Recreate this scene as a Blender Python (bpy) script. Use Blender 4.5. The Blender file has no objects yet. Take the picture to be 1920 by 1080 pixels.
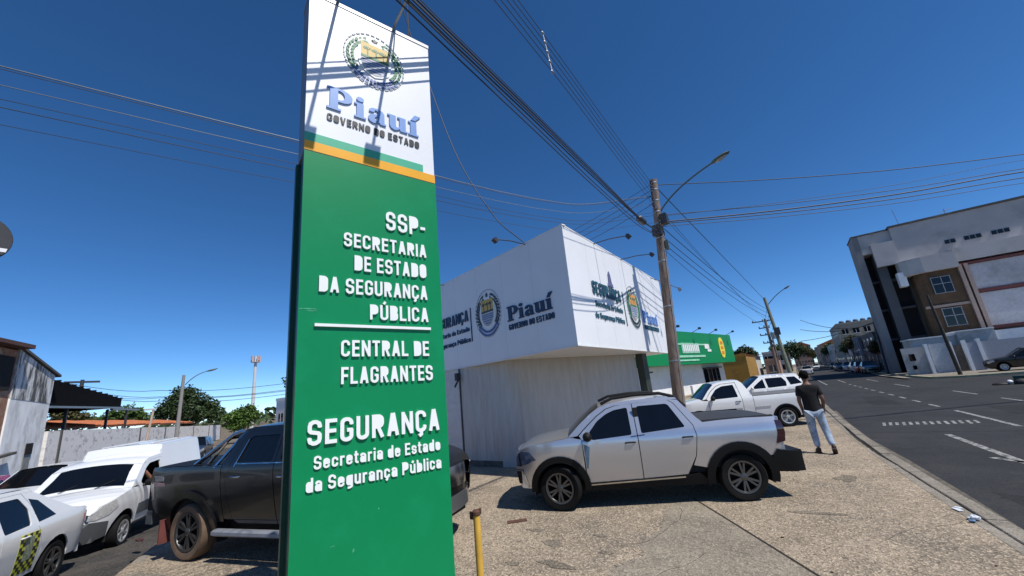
import bpy, bmesh, math, random
from math import sin, cos, pi, radians, sqrt, atan2
from mathutils import Vector, Matrix
from mathutils.geometry import delaunay_2d_cdt, tessellate_polygon
random.seed(7)
scene = bpy.context.scene
col = scene.collection

# ------------------------------------------------------------------ camera
CAM_H = 1.95
right = Vector((0.81334, 0.57395, -0.09519)); down = Vector((-0.22026, 0.15234, -0.96347)); fwd = Vector((-0.53848, 0.8046, 0.25032))
cam_d = bpy.data.cameras.new('camera'); cam = bpy.data.objects.new('camera', cam_d); col.objects.link(cam)
cam_d.sensor_width = 36; cam_d.lens = 750 / 1920 * 36; cam_d.clip_start = 0.05; cam_d.clip_end = 6000
mw = Matrix.Identity(4)
for i in range(3):
    mw[i][0] = right[i]; mw[i][1] = -down[i]; mw[i][2] = -fwd[i]
mw[2][3] = CAM_H
cam.matrix_world = mw
scene.camera = cam

# ------------------------------------------------------------------ sky, sun, exposure
SUN_EL = radians(57); SUN_AZ = radians(-5)          # azimuth measured from +X towards +Y
sun_vec = Vector((cos(SUN_EL) * cos(SUN_AZ), cos(SUN_EL) * sin(SUN_AZ), sin(SUN_EL)))
world = bpy.data.worlds.new('World'); scene.world = world; world.use_nodes = True
wt = world.node_tree; wt.nodes.clear()
wo = wt.nodes.new('ShaderNodeOutputWorld'); wb = wt.nodes.new('ShaderNodeBackground'); sk = wt.nodes.new('ShaderNodeTexSky')
sk.sky_type = 'NISHITA'; sk.sun_disc = False; sk.sun_elevation = SUN_EL; sk.sun_rotation = pi / 2 - SUN_AZ
sk.altitude = 2500; sk.air_density = 0.7; sk.dust_density = 0.2; sk.ozone_density = 4.0
wb.inputs[1].default_value = 0.132
hs = wt.nodes.new('ShaderNodeHueSaturation'); hs.inputs['Saturation'].default_value = 1.21
wt.links.new(sk.outputs[0], hs.inputs['Color']); wt.links.new(hs.outputs[0], wb.inputs[0]); wt.links.new(wb.outputs[0], wo.inputs[0])
sl = bpy.data.lights.new('sun', 'SUN'); sl.energy = 4.3; sl.angle = radians(0.53); sl.color = (1.0, 0.955, 0.89)
so = bpy.data.objects.new('sun', sl); col.objects.link(so); so.rotation_euler = sun_vec.to_track_quat('Z', 'Y').to_euler()
scene.view_settings.view_transform = 'Standard'; scene.view_settings.look = 'None'; scene.view_settings.exposure = 0.25; scene.view_settings.gamma = 1
scene.render.engine = 'CYCLES'

# ------------------------------------------------------------------ materials
MATS = {}
def mat(name, c, rough=0.6, metal=0.0, var=0.12, scale=6.0, bump=0.0, bscale=40.0, c2=None, c2scale=2.0, c2lo=0.5, c2hi=0.65, coat=0.0, spec=0.5, emit=None, stretch=None):
    """Principled surface with a little colour variation, an optional second (stain) colour and fine relief."""
    if name in MATS: return MATS[name]
    m = bpy.data.materials.new(name); m.use_nodes = True; t = m.node_tree; N = t.nodes; L = t.links
    b = N['Principled BSDF']; b.inputs['Roughness'].default_value = rough; b.inputs['Metallic'].default_value = metal
    b.inputs['Coat Weight'].default_value = coat; b.inputs['Coat Roughness'].default_value = 0.04; b.inputs['Specular IOR Level'].default_value = spec
    tc = N.new('ShaderNodeTexCoord'); src = tc.outputs['Object']
    if stretch:
        mp = N.new('ShaderNodeMapping'); mp.inputs['Scale'].default_value = stretch; L.new(src, mp.inputs[0]); src = mp.outputs[0]
    n = N.new('ShaderNodeTexNoise'); n.inputs['Scale'].default_value = scale; n.inputs['Detail'].default_value = 5; L.new(src, n.inputs['Vector'])
    r = N.new('ShaderNodeMapRange'); r.inputs[1].default_value = 0.3; r.inputs[2].default_value = 0.7; r.inputs[3].default_value = 1 - var; r.inputs[4].default_value = 1 + var
    L.new(n.outputs[0], r.inputs[0])
    mx = N.new('ShaderNodeMix'); mx.data_type = 'RGBA'; mx.blend_type = 'MULTIPLY'; mx.inputs[0].default_value = 1
    mx.inputs[6].default_value = (*c, 1); cb = N.new('ShaderNodeCombineColor')
    for k in range(3): L.new(r.outputs[0], cb.inputs[k])
    L.new(cb.outputs[0], mx.inputs[7]); out = mx.outputs[2]
    if c2:
        n2 = N.new('ShaderNodeTexNoise'); n2.inputs['Scale'].default_value = c2scale; n2.inputs['Detail'].default_value = 6; n2.inputs['Roughness'].default_value = 0.65; L.new(src, n2.inputs['Vector'])
        r2 = N.new('ShaderNodeMapRange'); r2.inputs[1].default_value = c2lo; r2.inputs[2].default_value = c2hi; L.new(n2.outputs[0], r2.inputs[0])
        m2 = N.new('ShaderNodeMix'); m2.data_type = 'RGBA'; L.new(r2.outputs[0], m2.inputs[0]); L.new(out, m2.inputs[6]); m2.inputs[7].default_value = (*c2, 1); out = m2.outputs[2]
    L.new(out, b.inputs['Base Color'])
    if bump:
        nb = N.new('ShaderNodeTexNoise'); nb.inputs['Scale'].default_value = bscale; nb.inputs['Detail'].default_value = 4; L.new(tc.outputs['Object'], nb.inputs['Vector'])
        bp = N.new('ShaderNodeBump'); bp.inputs['Strength'].default_value = bump; bp.inputs['Distance'].default_value = 0.02; L.new(nb.outputs[0], bp.inputs['Height']); L.new(bp.outputs[0], b.inputs['Normal'])
    if emit: b.inputs['Emission Color'].default_value = (*emit, 1); b.inputs['Emission Strength'].default_value = 1
    MATS[name] = m; return m

def ground_mat(name, base, dark, light, smooth=0.0, speck=1.0):
    """Exposed-aggregate paving: pebbly speckle, broad stains, dirt."""
    m = bpy.data.materials.new(name); m.use_nodes = True; t = m.node_tree; N = t.nodes; L = t.links; b = N['Principled BSDF']; b.inputs['Roughness'].default_value = 0.9
    b.inputs['Specular IOR Level'].default_value = 0.2
    tc = N.new('ShaderNodeTexCoord'); P = tc.outputs['Object']
    def noise(s, d=4, ro=0.6):
        n = N.new('ShaderNodeTexNoise'); n.inputs['Scale'].default_value = s; n.inputs['Detail'].default_value = d; n.inputs['Roughness'].default_value = ro; L.new(P, n.inputs['Vector']); return n.outputs[0]
    def ramp(x, a, c): 
        r = N.new('ShaderNodeMapRange'); r.inputs[1].default_value = a; r.inputs[2].default_value = c; L.new(x, r.inputs[0]); return r.outputs[0]
    def mix(f, a, c, mode='MIX'):
        x = N.new('ShaderNodeMix'); x.data_type = 'RGBA'; x.blend_type = mode
        for s, v in ((0, f), (6, a), (7, c)):
            if isinstance(v, tuple): x.inputs[s].default_value = (*v, 1)
            elif isinstance(v, (int, float)): x.inputs[s].default_value = v
            else: L.new(v, x.inputs[s])
        return x.outputs[2]
    vo = N.new('ShaderNodeTexVoronoi'); vo.inputs['Scale'].default_value = 52; L.new(P, vo.inputs['Vector'])
    sp = N.new('ShaderNodeSeparateColor'); L.new(vo.outputs['Color'], sp.inputs[0])
    c = mix(ramp(noise(1.3, 6), 0.40, 0.60), base, light); c = mix(ramp(noise(.8, 8, .7), .56, .70), c, tuple(v * 1.22 for v in light))
    c = mix(ramp(noise(0.45, 7, 0.7), 0.47, 0.66), c, dark); c = mix(ramp(noise(3.1, 6, 0.75), 0.55, 0.72), c, dark); c = mix(ramp(noise(6.5, 4, 0.6), 0.64, 0.72), c, tuple(v * .6 for v in dark))
    s1 = N.new('ShaderNodeMath'); s1.operation = 'MULTIPLY'; s1.inputs[1].default_value = 0.8 * speck; L.new(ramp(sp.outputs[0], 0.55, 0.95), s1.inputs[0])
    c = mix(s1.outputs[0], c, tuple(v * 0.42 for v in base))
    s2 = N.new('ShaderNodeMath'); s2.operation = 'MULTIPLY'; s2.inputs[1].default_value = 0.7 * speck; L.new(ramp(sp.outputs[1], 0.6, 0.95), s2.inputs[0])
    c = mix(s2.outputs[0], c, tuple(min(1, v * 1.6) for v in light))
    s3 = N.new('ShaderNodeMath'); s3.operation = 'MULTIPLY'; s3.inputs[1].default_value = 0.5 * speck; L.new(ramp(noise(14, 5, 0.7), 0.5, 0.72), s3.inputs[0])
    c = mix(s3.outputs[0], c, tuple(v * 0.5 for v in base))
    L.new(c, b.inputs['Base Color'])
    bp = N.new('ShaderNodeBump'); bp.inputs['Strength'].default_value = 0.7 * max(0.25, speck); bp.inputs['Distance'].default_value = 0.012
    ad = N.new('ShaderNodeMath'); ad.operation = 'ADD'; L.new(vo.outputs['Distance'], ad.inputs[0]); L.new(noise(9, 6, 0.7), ad.inputs[1])
    L.new(ad.outputs[0], bp.inputs['Height']); L.new(bp.outputs[0], b.inputs['Normal'])
    MATS[name] = m; return m

# ------------------------------------------------------------------ builders
def tag(o, label=None, cat=None, group=None, kind=None):
    if label: o['label'] = label
    if cat: o['category'] = cat
    if group: o['group'] = group
    if kind: o['kind'] = kind
    return o
def thing(name, label, cat, loc=(0, 0, 0), rz=0.0, group=None, tilt=None):
    o = bpy.data.objects.new(name, None); col.objects.link(o); o.location = loc
    o.rotation_euler = tilt if tilt else (0, 0, rz); o.empty_display_size = 0.2
    return tag(o, label, cat, group)
def wloc(o):
    v = Vector((0, 0, 0))
    while o: v += o.location; o = o.parent
    return v
class MB:
    def __init__(s): s.v = []; s.f = []; s.mi = []
    def add(s, vs, fs, m=0):
        k = len(s.v); s.v += [tuple(p) for p in vs]; s.f += [tuple(i + k for i in f) for f in fs]; s.mi += [m] * len(fs); return s
    def box(s, c, d, rz=0.0, m=0, R=None):
        x, y, z = d[0] / 2, d[1] / 2, d[2] / 2
        R = R or Matrix.Rotation(rz, 3, 'Z')
        vs = [Vector(c) + R @ Vector((i * x, j * y, k * z)) for i in (-1, 1) for j in (-1, 1) for k in (-1, 1)]
        return s.add(vs, [(0, 1, 3, 2), (4, 6, 7, 5), (0, 4, 5, 1), (2, 3, 7, 6), (0, 2, 6, 4), (1, 5, 7, 3)], m)
    def bb(s, a, b, m=0): return s.box([(a[i] + b[i]) / 2 for i in range(3)], [abs(b[i] - a[i]) for i in range(3)], m=m)
    def prism(s, pts, o, ex, ey, en, d, m=0, holes=()):
        """polygon pts (2D) in the frame o, ex, ey, extruded d along en"""
        o, ex, ey, en = Vector(o), Vector(ex), Vector(ey), Vector(en)
        loops = [list(pts)] + [list(h) for h in holes]; flat = [p for l in loops for p in l]
        tris = tessellate_polygon([[Vector((p[0], p[1], 0)) for p in l] for l in loops])
        n = len(flat); lo = [o + ex * p[0] + ey * p[1] for p in flat]; hi = [q + en * d for q in lo]
        fs = []
        for t in tris:
            a, b, c = (Vector((*flat[i], 0)) for i in t); cr = (b - a).cross(c - a).z
            t = t if cr > 0 else t[::-1]
            if ex.cross(ey).dot(en) < 0: t = t[::-1]
            fs.append(tuple(i + n for i in t)); fs.append(tuple(t[::-1]))
        k = 0
        for l in loops:
            for i in range(len(l)):
                j = (i + 1) % len(l); fs.append((k + i, k + j, n + k + j, n + k + i))
            k += len(l)
        return s.add(lo + hi, fs, m)
    def tube(s, pts, r, seg=8, m=0, cap=True):
        pts = [Vector(p) for p in pts]; n = len(pts); rs = r if isinstance(r, (list, tuple)) else [r] * n
        vs = []; fs = []; up = None
        for i, p in enumerate(pts):
            d = (pts[min(i + 1, n - 1)] - pts[max(i - 1, 0)]).normalized()
            if up is None: up = Vector((0, 0, 1)) if abs(d.z) < 0.9 else Vector((1, 0, 0))
            a = d.cross(up).normalized(); up = a.cross(d).normalized()
            for k in range(seg): t = 2 * pi * k / seg; vs.append(p + (a * cos(t) + up * sin(t)) * rs[i])
        for i in range(n - 1):
            for k in range(seg): fs.append((i * seg + k, i * seg + (k + 1) % seg, (i + 1) * seg + (k + 1) % seg, (i + 1) * seg + k))
        if cap: fs.append(tuple(range(seg))[::-1]); fs.append(tuple((n - 1) * seg + k for k in range(seg)))
        return s.add(vs, fs, m)
    def lathe(s, prof, c=(0, 0, 0), ax='Z', seg=24, m=0, R=None):
        """prof: (radius, height) pairs spun about ax"""
        vs = []; fs = []; c = Vector(c)
        for r, h in prof:
            for k in range(seg):
                t = 2 * pi * k / seg; p = Vector((r * cos(t), r * sin(t), h))
                if ax == 'Y': p = Vector((p.x, p.z, -p.y))
                if ax == 'X': p = Vector((p.z, p.x, p.y))
                if R: p = R @ p
                vs.append(c + p)
        for i in range(len(prof) - 1):
            for k in range(seg): fs.append((i * seg + k, i * seg + (k + 1) % seg, (i + 1) * seg + (k + 1) % seg, (i + 1) * seg + k))
        return s.add(vs, fs, m)
    def ell(s, c, r, seg=12, rings=8, m=0):
        prof = [(sin(pi * i / rings), -cos(pi * i / rings)) for i in range(rings + 1)]
        k = len(s.v); s.lathe([(max(p[0], 1e-3), p[1]) for p in prof], seg=seg, m=m)
        s.v[k:] = [(c[0] + v[0] * r[0], c[1] + v[1] * r[1], c[2] + v[2] * r[2]) for v in s.v[k:]]; return s
    def build(s, name, mats, parent=None, smooth=False, world=True, ang=35):
        me = bpy.data.meshes.new(name)
        off = wloc(parent) if (parent and world) else Vector((0, 0, 0))
        me.from_pydata([(v[0] - off.x, v[1] - off.y, v[2] - off.z) for v in s.v], [], s.f)
        mats = mats if isinstance(mats, (list, tuple)) else [mats]
        for m in mats: me.materials.append(m)
        if len(mats) > 1: me.polygons.foreach_set('material_index', s.mi)
        if smooth: me.shade_smooth(); me.set_sharp_from_angle(angle=radians(ang))
        me.update()
        o = bpy.data.objects.new(name, me); col.objects.link(o)
        if parent: o.parent = parent
        return o
def link(name, me, parent, loc=(0, 0, 0)):
    o = bpy.data.objects.new(name, me); col.objects.link(o); o.parent = parent; o.location = loc; return o

# condensed grotesque lettering drawn as strokes and merged into clean outlines
H_ = .076
def _arc(cx, cy, r, a0, a1, n=5): return [(cx + r * cos(radians(a0 + (a1 - a0) * i / n)), cy + r * sin(radians(a0 + (a1 - a0) * i / n))) for i in range(n + 1)]
def _font():
    h = H_; r = .17; G = {}
    def box(w, top, bot=0.0):
        l, R, t, b = h, w - h, top - h, bot + h; return l, R, t, b
    def O(w, top): l, R, t, b = box(w, top); return _arc(R - r, t - r, r, 0, 90) + _arc(l + r, t - r, r, 90, 180) + _arc(l + r, b + r, r, 180, 270) + _arc(R - r, b + r, r, 270, 360) + [(R, t - r)]
    def C(w, top, g=.30): l, R, t, b = box(w, top); return [(R, top - g)] + _arc(R - r, t - r, r, 0, 90) + _arc(l + r, t - r, r, 90, 180) + _arc(l + r, b + r, r, 180, 270) + _arc(R - r, b + r, r, 270, 360) + [(R, g)]
    W = .52; l, R, t, b = box(W, 1)
    G['I'] = (2 * h, [[(h, 0), (h, 1)]]); G['L'] = (.44, [[(l, 0), (l, 1)], [(0, b), (.44, b)]])
    G['E'] = (.45, [[(l, 0), (l, 1)], [(0, b), (.45, b)], [(0, t), (.45, t)], [(0, .51), (.42, .51)]]); G['F'] = (.43, [[(l, 0), (l, 1)], [(0, t), (.43, t)], [(0, .49), (.40, .49)]])
    G['T'] = (.48, [[(.24, 0), (.24, 1)], [(0, t), (.48, t)]])
    G['D'] = (W, [[(l, 0), (l, 1)], [(0, t)] + _arc(R - r, t - r, r, 90, 0) + _arc(R - r, b + r, r, 0, -90) + [(0, b)]])
    G['O'] = (W, [O(W, 1)]); G['C'] = (W, [C(W, 1)]); G['Ç'] = (W, [C(W, 1), [(W / 2, .05), (W / 2 + .01, -.09), (W / 2 - .10, -.17)]])
    G['G'] = (W, [[(R, .70)] + _arc(R - r, t - r, r, 0, 90) + _arc(l + r, t - r, r, 90, 180) + _arc(l + r, b + r, r, 180, 270) + _arc(R - r, b + r, r, 270, 360) + [(R, .47), (W * .52, .47)]])
    def S(w, top, g): l, R, t, b = box(w, top); m = top / 2; q = min(r, (m - h) * .5); return [(R, top - g)] + _arc(R - r, t - q, r, 0, 90) [:0] + [(R, t - q), (R - .03, t - q * .35), (R - r * .8, t), (l + r * .8, t), (l + .03, t - q * .35), (l, t - q), (l, m + q * .55), (l + .05, m + q * .18), (R - .05, m - q * .18), (R, m - q * .55), (R, b + q), (R - .03, b + q * .35), (R - r * .8, b), (l + r * .8, b), (l + .03, b + q * .35), (l, b + q), (l, g)]
    G['S'] = (W, [S(W, 1, .30)])
    U_ = [(l, 1)] + _arc(l + r, b + r, r, 180, 270) + _arc(R - r, b + r, r, 270, 360) + [(R, 1)]
    G['U'] = (W, [U_]); G['Ú'] = (W, [U_, [(W * .46, 1.07), (W * .66, 1.24)]])
    Pb = lambda m: [(0, t)] + _arc(R - r, t - r, r, 90, 0) + _arc(R - r, m + r, r, 0, -90) + [(0, m)]
    G['P'] = (W, [[(l, 0), (l, 1)], Pb(.42)]); G['R'] = (W + .01, [[(l, 0), (l, 1)], Pb(.46), [(W * .52, .46), (R + .01, -.0)]])
    q = .15; G['B'] = (W, [[(l, 0), (l, 1)], [(0, t)] + _arc(R - .02 - q, t - q, q, 90, 0) + _arc(R - .02 - q, .52 + q, q, 0, -90) + [(0, .52)], [(0, .52)] + _arc(R - q, .52 - q, q, 90, 0) + _arc(R - q, b + q, q, 0, -90) + [(0, b)]])
    G['A'] = (.54, [[(.08, 0), (.25, 1)], [(.46, 0), (.29, 1)], [(.14, .27), (.40, .27)]]); G['V'] = (.54, [[(.08, 1), (.25, 0)], [(.46, 1), (.29, 0)]])
    G['N'] = (.54, [[(h, 0), (h, 1)], [(.54 - h, 0), (.54 - h, 1)], [(h, .96), (.54 - h, .04)]]); G['-'] = (.28, [[(0, .42), (.28, .42)]])
    w = .46; X = .74; l, R, t, b = box(w, X); r = .145
    def o_(l, R, t, b): return _arc(R - r, t - r, r, 0, 90) + _arc(l + r, t - r, r, 90, 180) + _arc(l + r, b + r, r, 180, 270) + _arc(R - r, b + r, r, 270, 360) + [(R, t - r)]
    c_ = [(R, X - .24)] + _arc(R - r, t - r, r, 0, 90) + _arc(l + r, t - r, r, 90, 180) + _arc(l + r, b + r, r, 180, 270) + _arc(R - r, b + r, r, 270, 360) + [(R, .24)]
    G['s'] = (.44, [S(.44, X, .22)]); G['o'] = (w, [o_(l, R, t, b)]); G['c'] = (w, [c_]); G['ç'] = (w, [c_, [(w / 2, .05), (w / 2 + .01, -.09), (w / 2 - .09, -.16)]])
    G['e'] = (w, [[(l, .37), (R, .37), (R, t - r)] + _arc(R - r, t - r, r, 0, 90) + _arc(l + r, t - r, r, 90, 180) + _arc(l + r, b + r, r, 180, 270) + _arc(R - r, b + r, r, 270, 350) + [(R, .20)]])
    G['d'] = (w, [o_(l, R, t, b), [(R, 0), (R, 1)]]); G['b'] = (w, [o_(l, R, t, b), [(l, 0), (l, 1)]])
    G['g'] = (w, [o_(l, R, t, b), [(R, X), (R, -.10)] + _arc(R - r, -.02, r, 0, -90, 4) + [(l + .02, -.165)]])
    G['a'] = (w, [[(l + .02, X - .20)] + _arc(l + r, t - r, r, 160, 90) + _arc(R - r, t - r, r, 90, 0) + [(R, 0)], [(R, .43)] + _arc(l + .10, .43 - .10, .10, 90, 180, 4) + _arc(l + .10, b + .10, .10, 180, 270, 4) + [(R - .06, b), (R, b + .08)]])
    G['n'] = (w, [[(l, 0), (l, X)], [(l, X - .2)] + _arc(l + r, t - r, r, 180, 90) + _arc(R - r, t - r, r, 90, 0) + [(R, 0)]])
    U2 = [(l, X)] + _arc(l + r, b + r, r, 180, 270) + _arc(R - r, b + r, r, 270, 360) + [(R, .2)]
    G['u'] = (w, [U2, [(R, 0), (R, X)]]); G['ú'] = (w, [U2, [(R, 0), (R, X)], [(w * .45, .84), (w * .68, 1.02)]])
    G['r'] = (.33, [[(l, 0), (l, X)], [(l, X - .2)] + _arc(l + r, t - r, r, 180, 90) + [(.33, t)]])
    G['t'] = (.32, [[(.13, .95), (.13, .2)] + _arc(.13 + .12, b + .12, .12, 180, 270, 4) + [(.32, b)], [(0, X - h * .8), (.31, X - h * .8)]])
    G['i'] = (2 * h, [[(h, 0), (h, X)], [(h, .85), (h, 1.0)]]); G['l'] = (2 * h, [[(h, 0), (h, 1)]])
    return G
SF = _font()
_sg = {}
def stroke_glyph(ch):
    if ch in _sg: return _sg[ch]
    w, paths = SF[ch]; V = []; F = []
    def poly(p): k = len(V); V.extend(Vector(q) for q in p); F.append(list(range(k, k + len(p))))
    for p in paths:
        closed = p[0] == p[-1]
        for i, (a, b) in enumerate(zip(p[:-1], p[1:])):
            a, b = Vector(a), Vector(b)
            if (b - a).length < 1e-6: continue
            d = (b - a).normalized(); n = Vector((-d.y, d.x)) * H_; poly([a - n, b - n, b + n, a + n])
            if i or closed: poly([(a.x + H_ * cos(t), a.y + H_ * sin(t)) for t in [2 * pi * k / 12 + .13 for k in range(12)]])
    # acute letters are trimmed to the line height
    V2, _, F2, _, _, _ = delaunay_2d_cdt(V, [], F, 1, 1e-4)
    out = ([(v.x, v.y) for v in V2], [tuple(f) for f in F2]); _sg[ch] = out; return out
GAP_ = .125; SPC = .28
def letters(text, x0, x1, base, cap, frame, depth, m, parent, name='letter', bold=0, join=False, slope=0.0, zoff=0.0):
    """text between x0 and x1 on a plane: frame = (origin, ex, ey, en) in world; one mesh per letter unless join"""
    o, ex, ey, en = frame; tot = 0; pos = []
    for ch in text:
        if ch == ' ': tot += SPC; continue
        pos.append((ch, tot)); tot += SF[ch][0] + GAP_
    sx = (x1 - x0) / (tot - GAP_); J = MB(); pl = wloc(parent)
    for ch, adv in pos:
        pts, fs = stroke_glyph(ch); org = o + ex * (x0 + adv * sx) + ey * base + en * zoff
        key = (ch, round(sx, 4), round(cap, 4), tuple(round(c, 4) for c in (*ex, *ey)), depth)
        if key in LCACHE and not join: link(name, LCACHE[key], parent, org - pl); continue
        lo = [ex * (p[0] * sx) + ey * (p[1] * cap) for p in pts]; edges = set()
        for f in fs:
            for a, b in zip(f, f[1:] + f[:1]): edges.add((a, b))
        a, b, c = (Vector((*pts[k], 0)) for k in fs[0][:3]); flip = (b - a).cross(c - a).z < 0
        vs = [p + en * depth for p in lo]; Fr = [f[::-1] if flip else f for f in fs]
        for (a, b) in edges:
            if (b, a) not in edges:
                w = len(vs); vs += [lo[a], lo[b], lo[b] + en * depth, lo[a] + en * depth]; Fr.append((w, w + 1, w + 2, w + 3) if not flip else (w + 3, w + 2, w + 1, w))
        if join: J.add([v + org for v in vs], Fr); continue
        ob = MB().add(vs, Fr).build(name, m, parent, world=False); ob.location = org - pl; LCACHE[key] = ob.data
    if join: return tag(J.build('lettering', m, parent), kind='stuff')
LCACHE = {}
def arc(cx, cy, r, a0, a1, n=8, ry=None):
    ry = ry or r
    return [(cx + r * cos(radians(a0 + (a1 - a0) * i / n)), cy + ry * sin(radians(a0 + (a1 - a0) * i / n))) for i in range(n + 1)]
SLAB = {
 'P': (.86, [(0, 0), (.46, 0), (.46, .09), (.36, .09), (.36, .40)] + arc(.48, .70, .36, -90, 90, 10, .30) + [(0, 1), (0, .91), (.1, .91), (.1, .09), (0, .09)], [[(.36, .49)] + arc(.42, .70, .16, -90, 90, 8, .21) + [(.36, .91)]]),
 'i': (.42, [(0, 0), (.40, 0), (.40, .08), (.32, .08), (.32, .68), (0, .68), (0, .60), (.08, .60), (.08, .08), (0, .08)], []),
 'a': (.68, [(.66, 0), (.45, 0), (.42, .07), (.32, .0), (.2, -.02), (.08, .03), (.02, .13), (.03, .26), (.10, .36), (.24, .41), (.38, .42), (.38, .52), (.33, .60), (.25, .60), (.23, .49), (.05, .49), (.06, .6), (.17, .68), (.36, .70), (.52, .64), (.6, .52), (.6, .09), (.66, .08)], [[(.38, .34), (.29, .31), (.25, .24), (.25, .15), (.30, .11), (.38, .17)]]),
 'u': (.78, [(0, .68), (0, .60), (.07, .60), (.07, .17), (.13, .04), (.26, -.02), (.38, .02), (.46, .10), (.47, 0), (.76, 0), (.76, .08), (.69, .08), (.69, .68), (.38, .68), (.38, .60), (.45, .60), (.45, .22), (.39, .14), (.33, .14), (.31, .22), (.31, .68)], []),
}
def piaui(x0, x1, base, cap, frame, depth, m, parent, join=False):
    adv = {'P': .9, 'i': .46, 'a': .72, 'u': .80}; tot = .9 + .46 + .72 + .80 + .42; s = (x1 - x0) / tot; x = x0
    o, ex, ey, en = frame; J = MB(); pl = wloc(parent)
    for k, ch in enumerate('Piaui'):
        w, out, holes = SLAB[ch]; B = J if join else MB(); org = o + ex * x + ey * base
        f = lambda q: [(p[0] * s, p[1] * cap) for p in q]
        B.prism(f(out), org, ex, ey, en, depth, holes=[f(h) for h in holes])
        if k == 1: B.prism(f(arc(.2, .87, .13, 0, 330, 11, .11)), org, ex, ey, en, depth)
        if k == 4: B.prism(f([(.10, .76), (.28, .76), (.50, 1.04), (.26, 1.04)]), org, ex, ey, en, depth)
        if not join: B.build('letter', m, parent)
        x += adv[ch] * s
    if join: J.build('lettering', m, parent)

def cable(pts, r=0.012, sag=0.0, n=14, label='', group='overhead cables strung between the poles', m=None, name='overhead_cable', parent=None):
    P = []; V_ = [Vector(p) for p in pts]
    if len(V_) == 2: pairs = [(V_[0], V_[0], V_[1], V_[1])]
    else:
        V_ = [V_[0] * 2 - V_[1]] + V_ + [V_[-1] * 2 - V_[-2]]; pairs = [tuple(V_[i:i + 4]) for i in range(len(V_) - 3)]; n = max(n, 6)
    for p0, a, b, p3 in pairs:
        la = (b - a).length; m1 = (b - p0) * (la / max(1e-6, (b - p0).length)); m2 = (p3 - a) * (la / max(1e-6, (p3 - a).length))
        for i in range(n + 1):
            t = i / n
            if len(pts) == 2: q = a.lerp(b, t)
            else: q = a * (2*t**3 - 3*t*t + 1) + m1 * (t**3 - 2*t*t + t) + b * (-2*t**3 + 3*t*t) + m2 * (t**3 - t*t)
            q.z -= sag * 4 * t * (1 - t)
            if not P or (q - P[-1]).length > 1e-4: P.append(q)
    o = MB().tube(P, r, 5).build(name, m or CABLE, parent)
    if not parent: tag(o, label, 'cable', group)
    return o
def sight(px, py, **k):
    """world point seen at a photograph pixel on the plane x=, y= or z= (or at horizontal distance d=)"""
    d = right * (px - 960) + down * (py - 540) + fwd * 750
    if 'x' in k: t = k['x'] / d.x
    elif 'y' in k: t = k['y'] / d.y
    elif 'z' in k: t = (k['z'] - CAM_H) / d.z
    else: t = k['d'] / sqrt(d.x ** 2 + d.y ** 2)
    return Vector((0, 0, CAM_H)) + d * t

# ---- palette
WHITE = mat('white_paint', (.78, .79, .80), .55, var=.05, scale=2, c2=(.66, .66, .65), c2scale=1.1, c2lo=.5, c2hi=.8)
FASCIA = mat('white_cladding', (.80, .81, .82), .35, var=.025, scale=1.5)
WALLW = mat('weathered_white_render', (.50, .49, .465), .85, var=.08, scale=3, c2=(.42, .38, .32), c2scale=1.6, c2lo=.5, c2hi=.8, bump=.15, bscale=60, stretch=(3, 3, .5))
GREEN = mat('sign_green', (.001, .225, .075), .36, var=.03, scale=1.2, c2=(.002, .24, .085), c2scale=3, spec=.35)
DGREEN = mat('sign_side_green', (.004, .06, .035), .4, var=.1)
BGREEN = mat('band_green', (.07, .42, .25), .35, var=.04)
YELL = mat('band_yellow', (.85, .40, .012), .35, var=.04)
GREYM = mat('grey_metal', (.30, .31, .32), .45, .6, var=.1)
DARKM = mat('dark_metal', (.06, .06, .065), .5, .4, var=.15)
BLACK = mat('black_rubber', (.012, .012, .013), .7, var=.2)
LETW = mat('letter_white', (.86, .88, .86), .4, var=.03)
LETB = mat('letter_blue', (.16, .30, .62), .4, var=.06)
LETD = mat('letter_charcoal', (.02, .025, .03), .4, var=.1)
NAVY = mat('letter_navy', (.012, .03, .08), .4, var=.1)
TEAL = mat('letter_teal', (.03, .10, .14), .4, var=.1)
CABLE = mat('cable_black', (.02, .02, .022), .6, var=.1)
STEELC = mat('aluminium_cable', (.13, .16, .20), .5, .3, var=.1)
CONC = mat('pole_concrete', (.20, .15, .12), .9, var=.25, scale=5, c2=(.09, .065, .055), c2scale=3, bump=.3, bscale=30, stretch=(4, 4, .6))
GLASS = mat('dark_glass', (.004, .005, .007), .05, var=.1, spec=.42)
ASPH = ground_mat('asphalt', (.032, .033, .036), (.024, .025, .027), (.040, .040, .041), speck=.45)
ASPH2 = ground_mat('side_street_asphalt', (.055, .052, .048), (.034, .033, .031), (.085, .075, .064), speck=.8)
AGG = ground_mat('aggregate_paving', (.265, .216, .158), (.150, .130, .104), (.35, .285, .21), speck=1.05)
SLABM = ground_mat('worn_concrete', (.225, .195, .15), (.15, .132, .105), (.28, .24, .185), speck=.75)
KERBM = ground_mat('kerb_concrete', (.21, .185, .15), (.12, .108, .09), (.27, .24, .20), speck=.5)
EARTH = ground_mat('dusty_earth', (.15, .12, .085), (.09, .08, .06), (.20, .16, .115), speck=.8)
PAINTW = mat('worn_road_paint', (.27, .27, .26), .8, var=.25, scale=8, c2=(.04, .04, .04), c2scale=9, c2lo=.48, c2hi=.60)
BRICKR = mat('bare_brick', (.30, .15, .09), .9, var=.3, scale=8, c2=(.42, .32, .24), c2scale=3, bump=.4)
TILE = mat('clay_roof_tile', (.42, .13, .05), .85, var=.25, scale=5, c2=(.22, .09, .05), c2scale=3)
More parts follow.
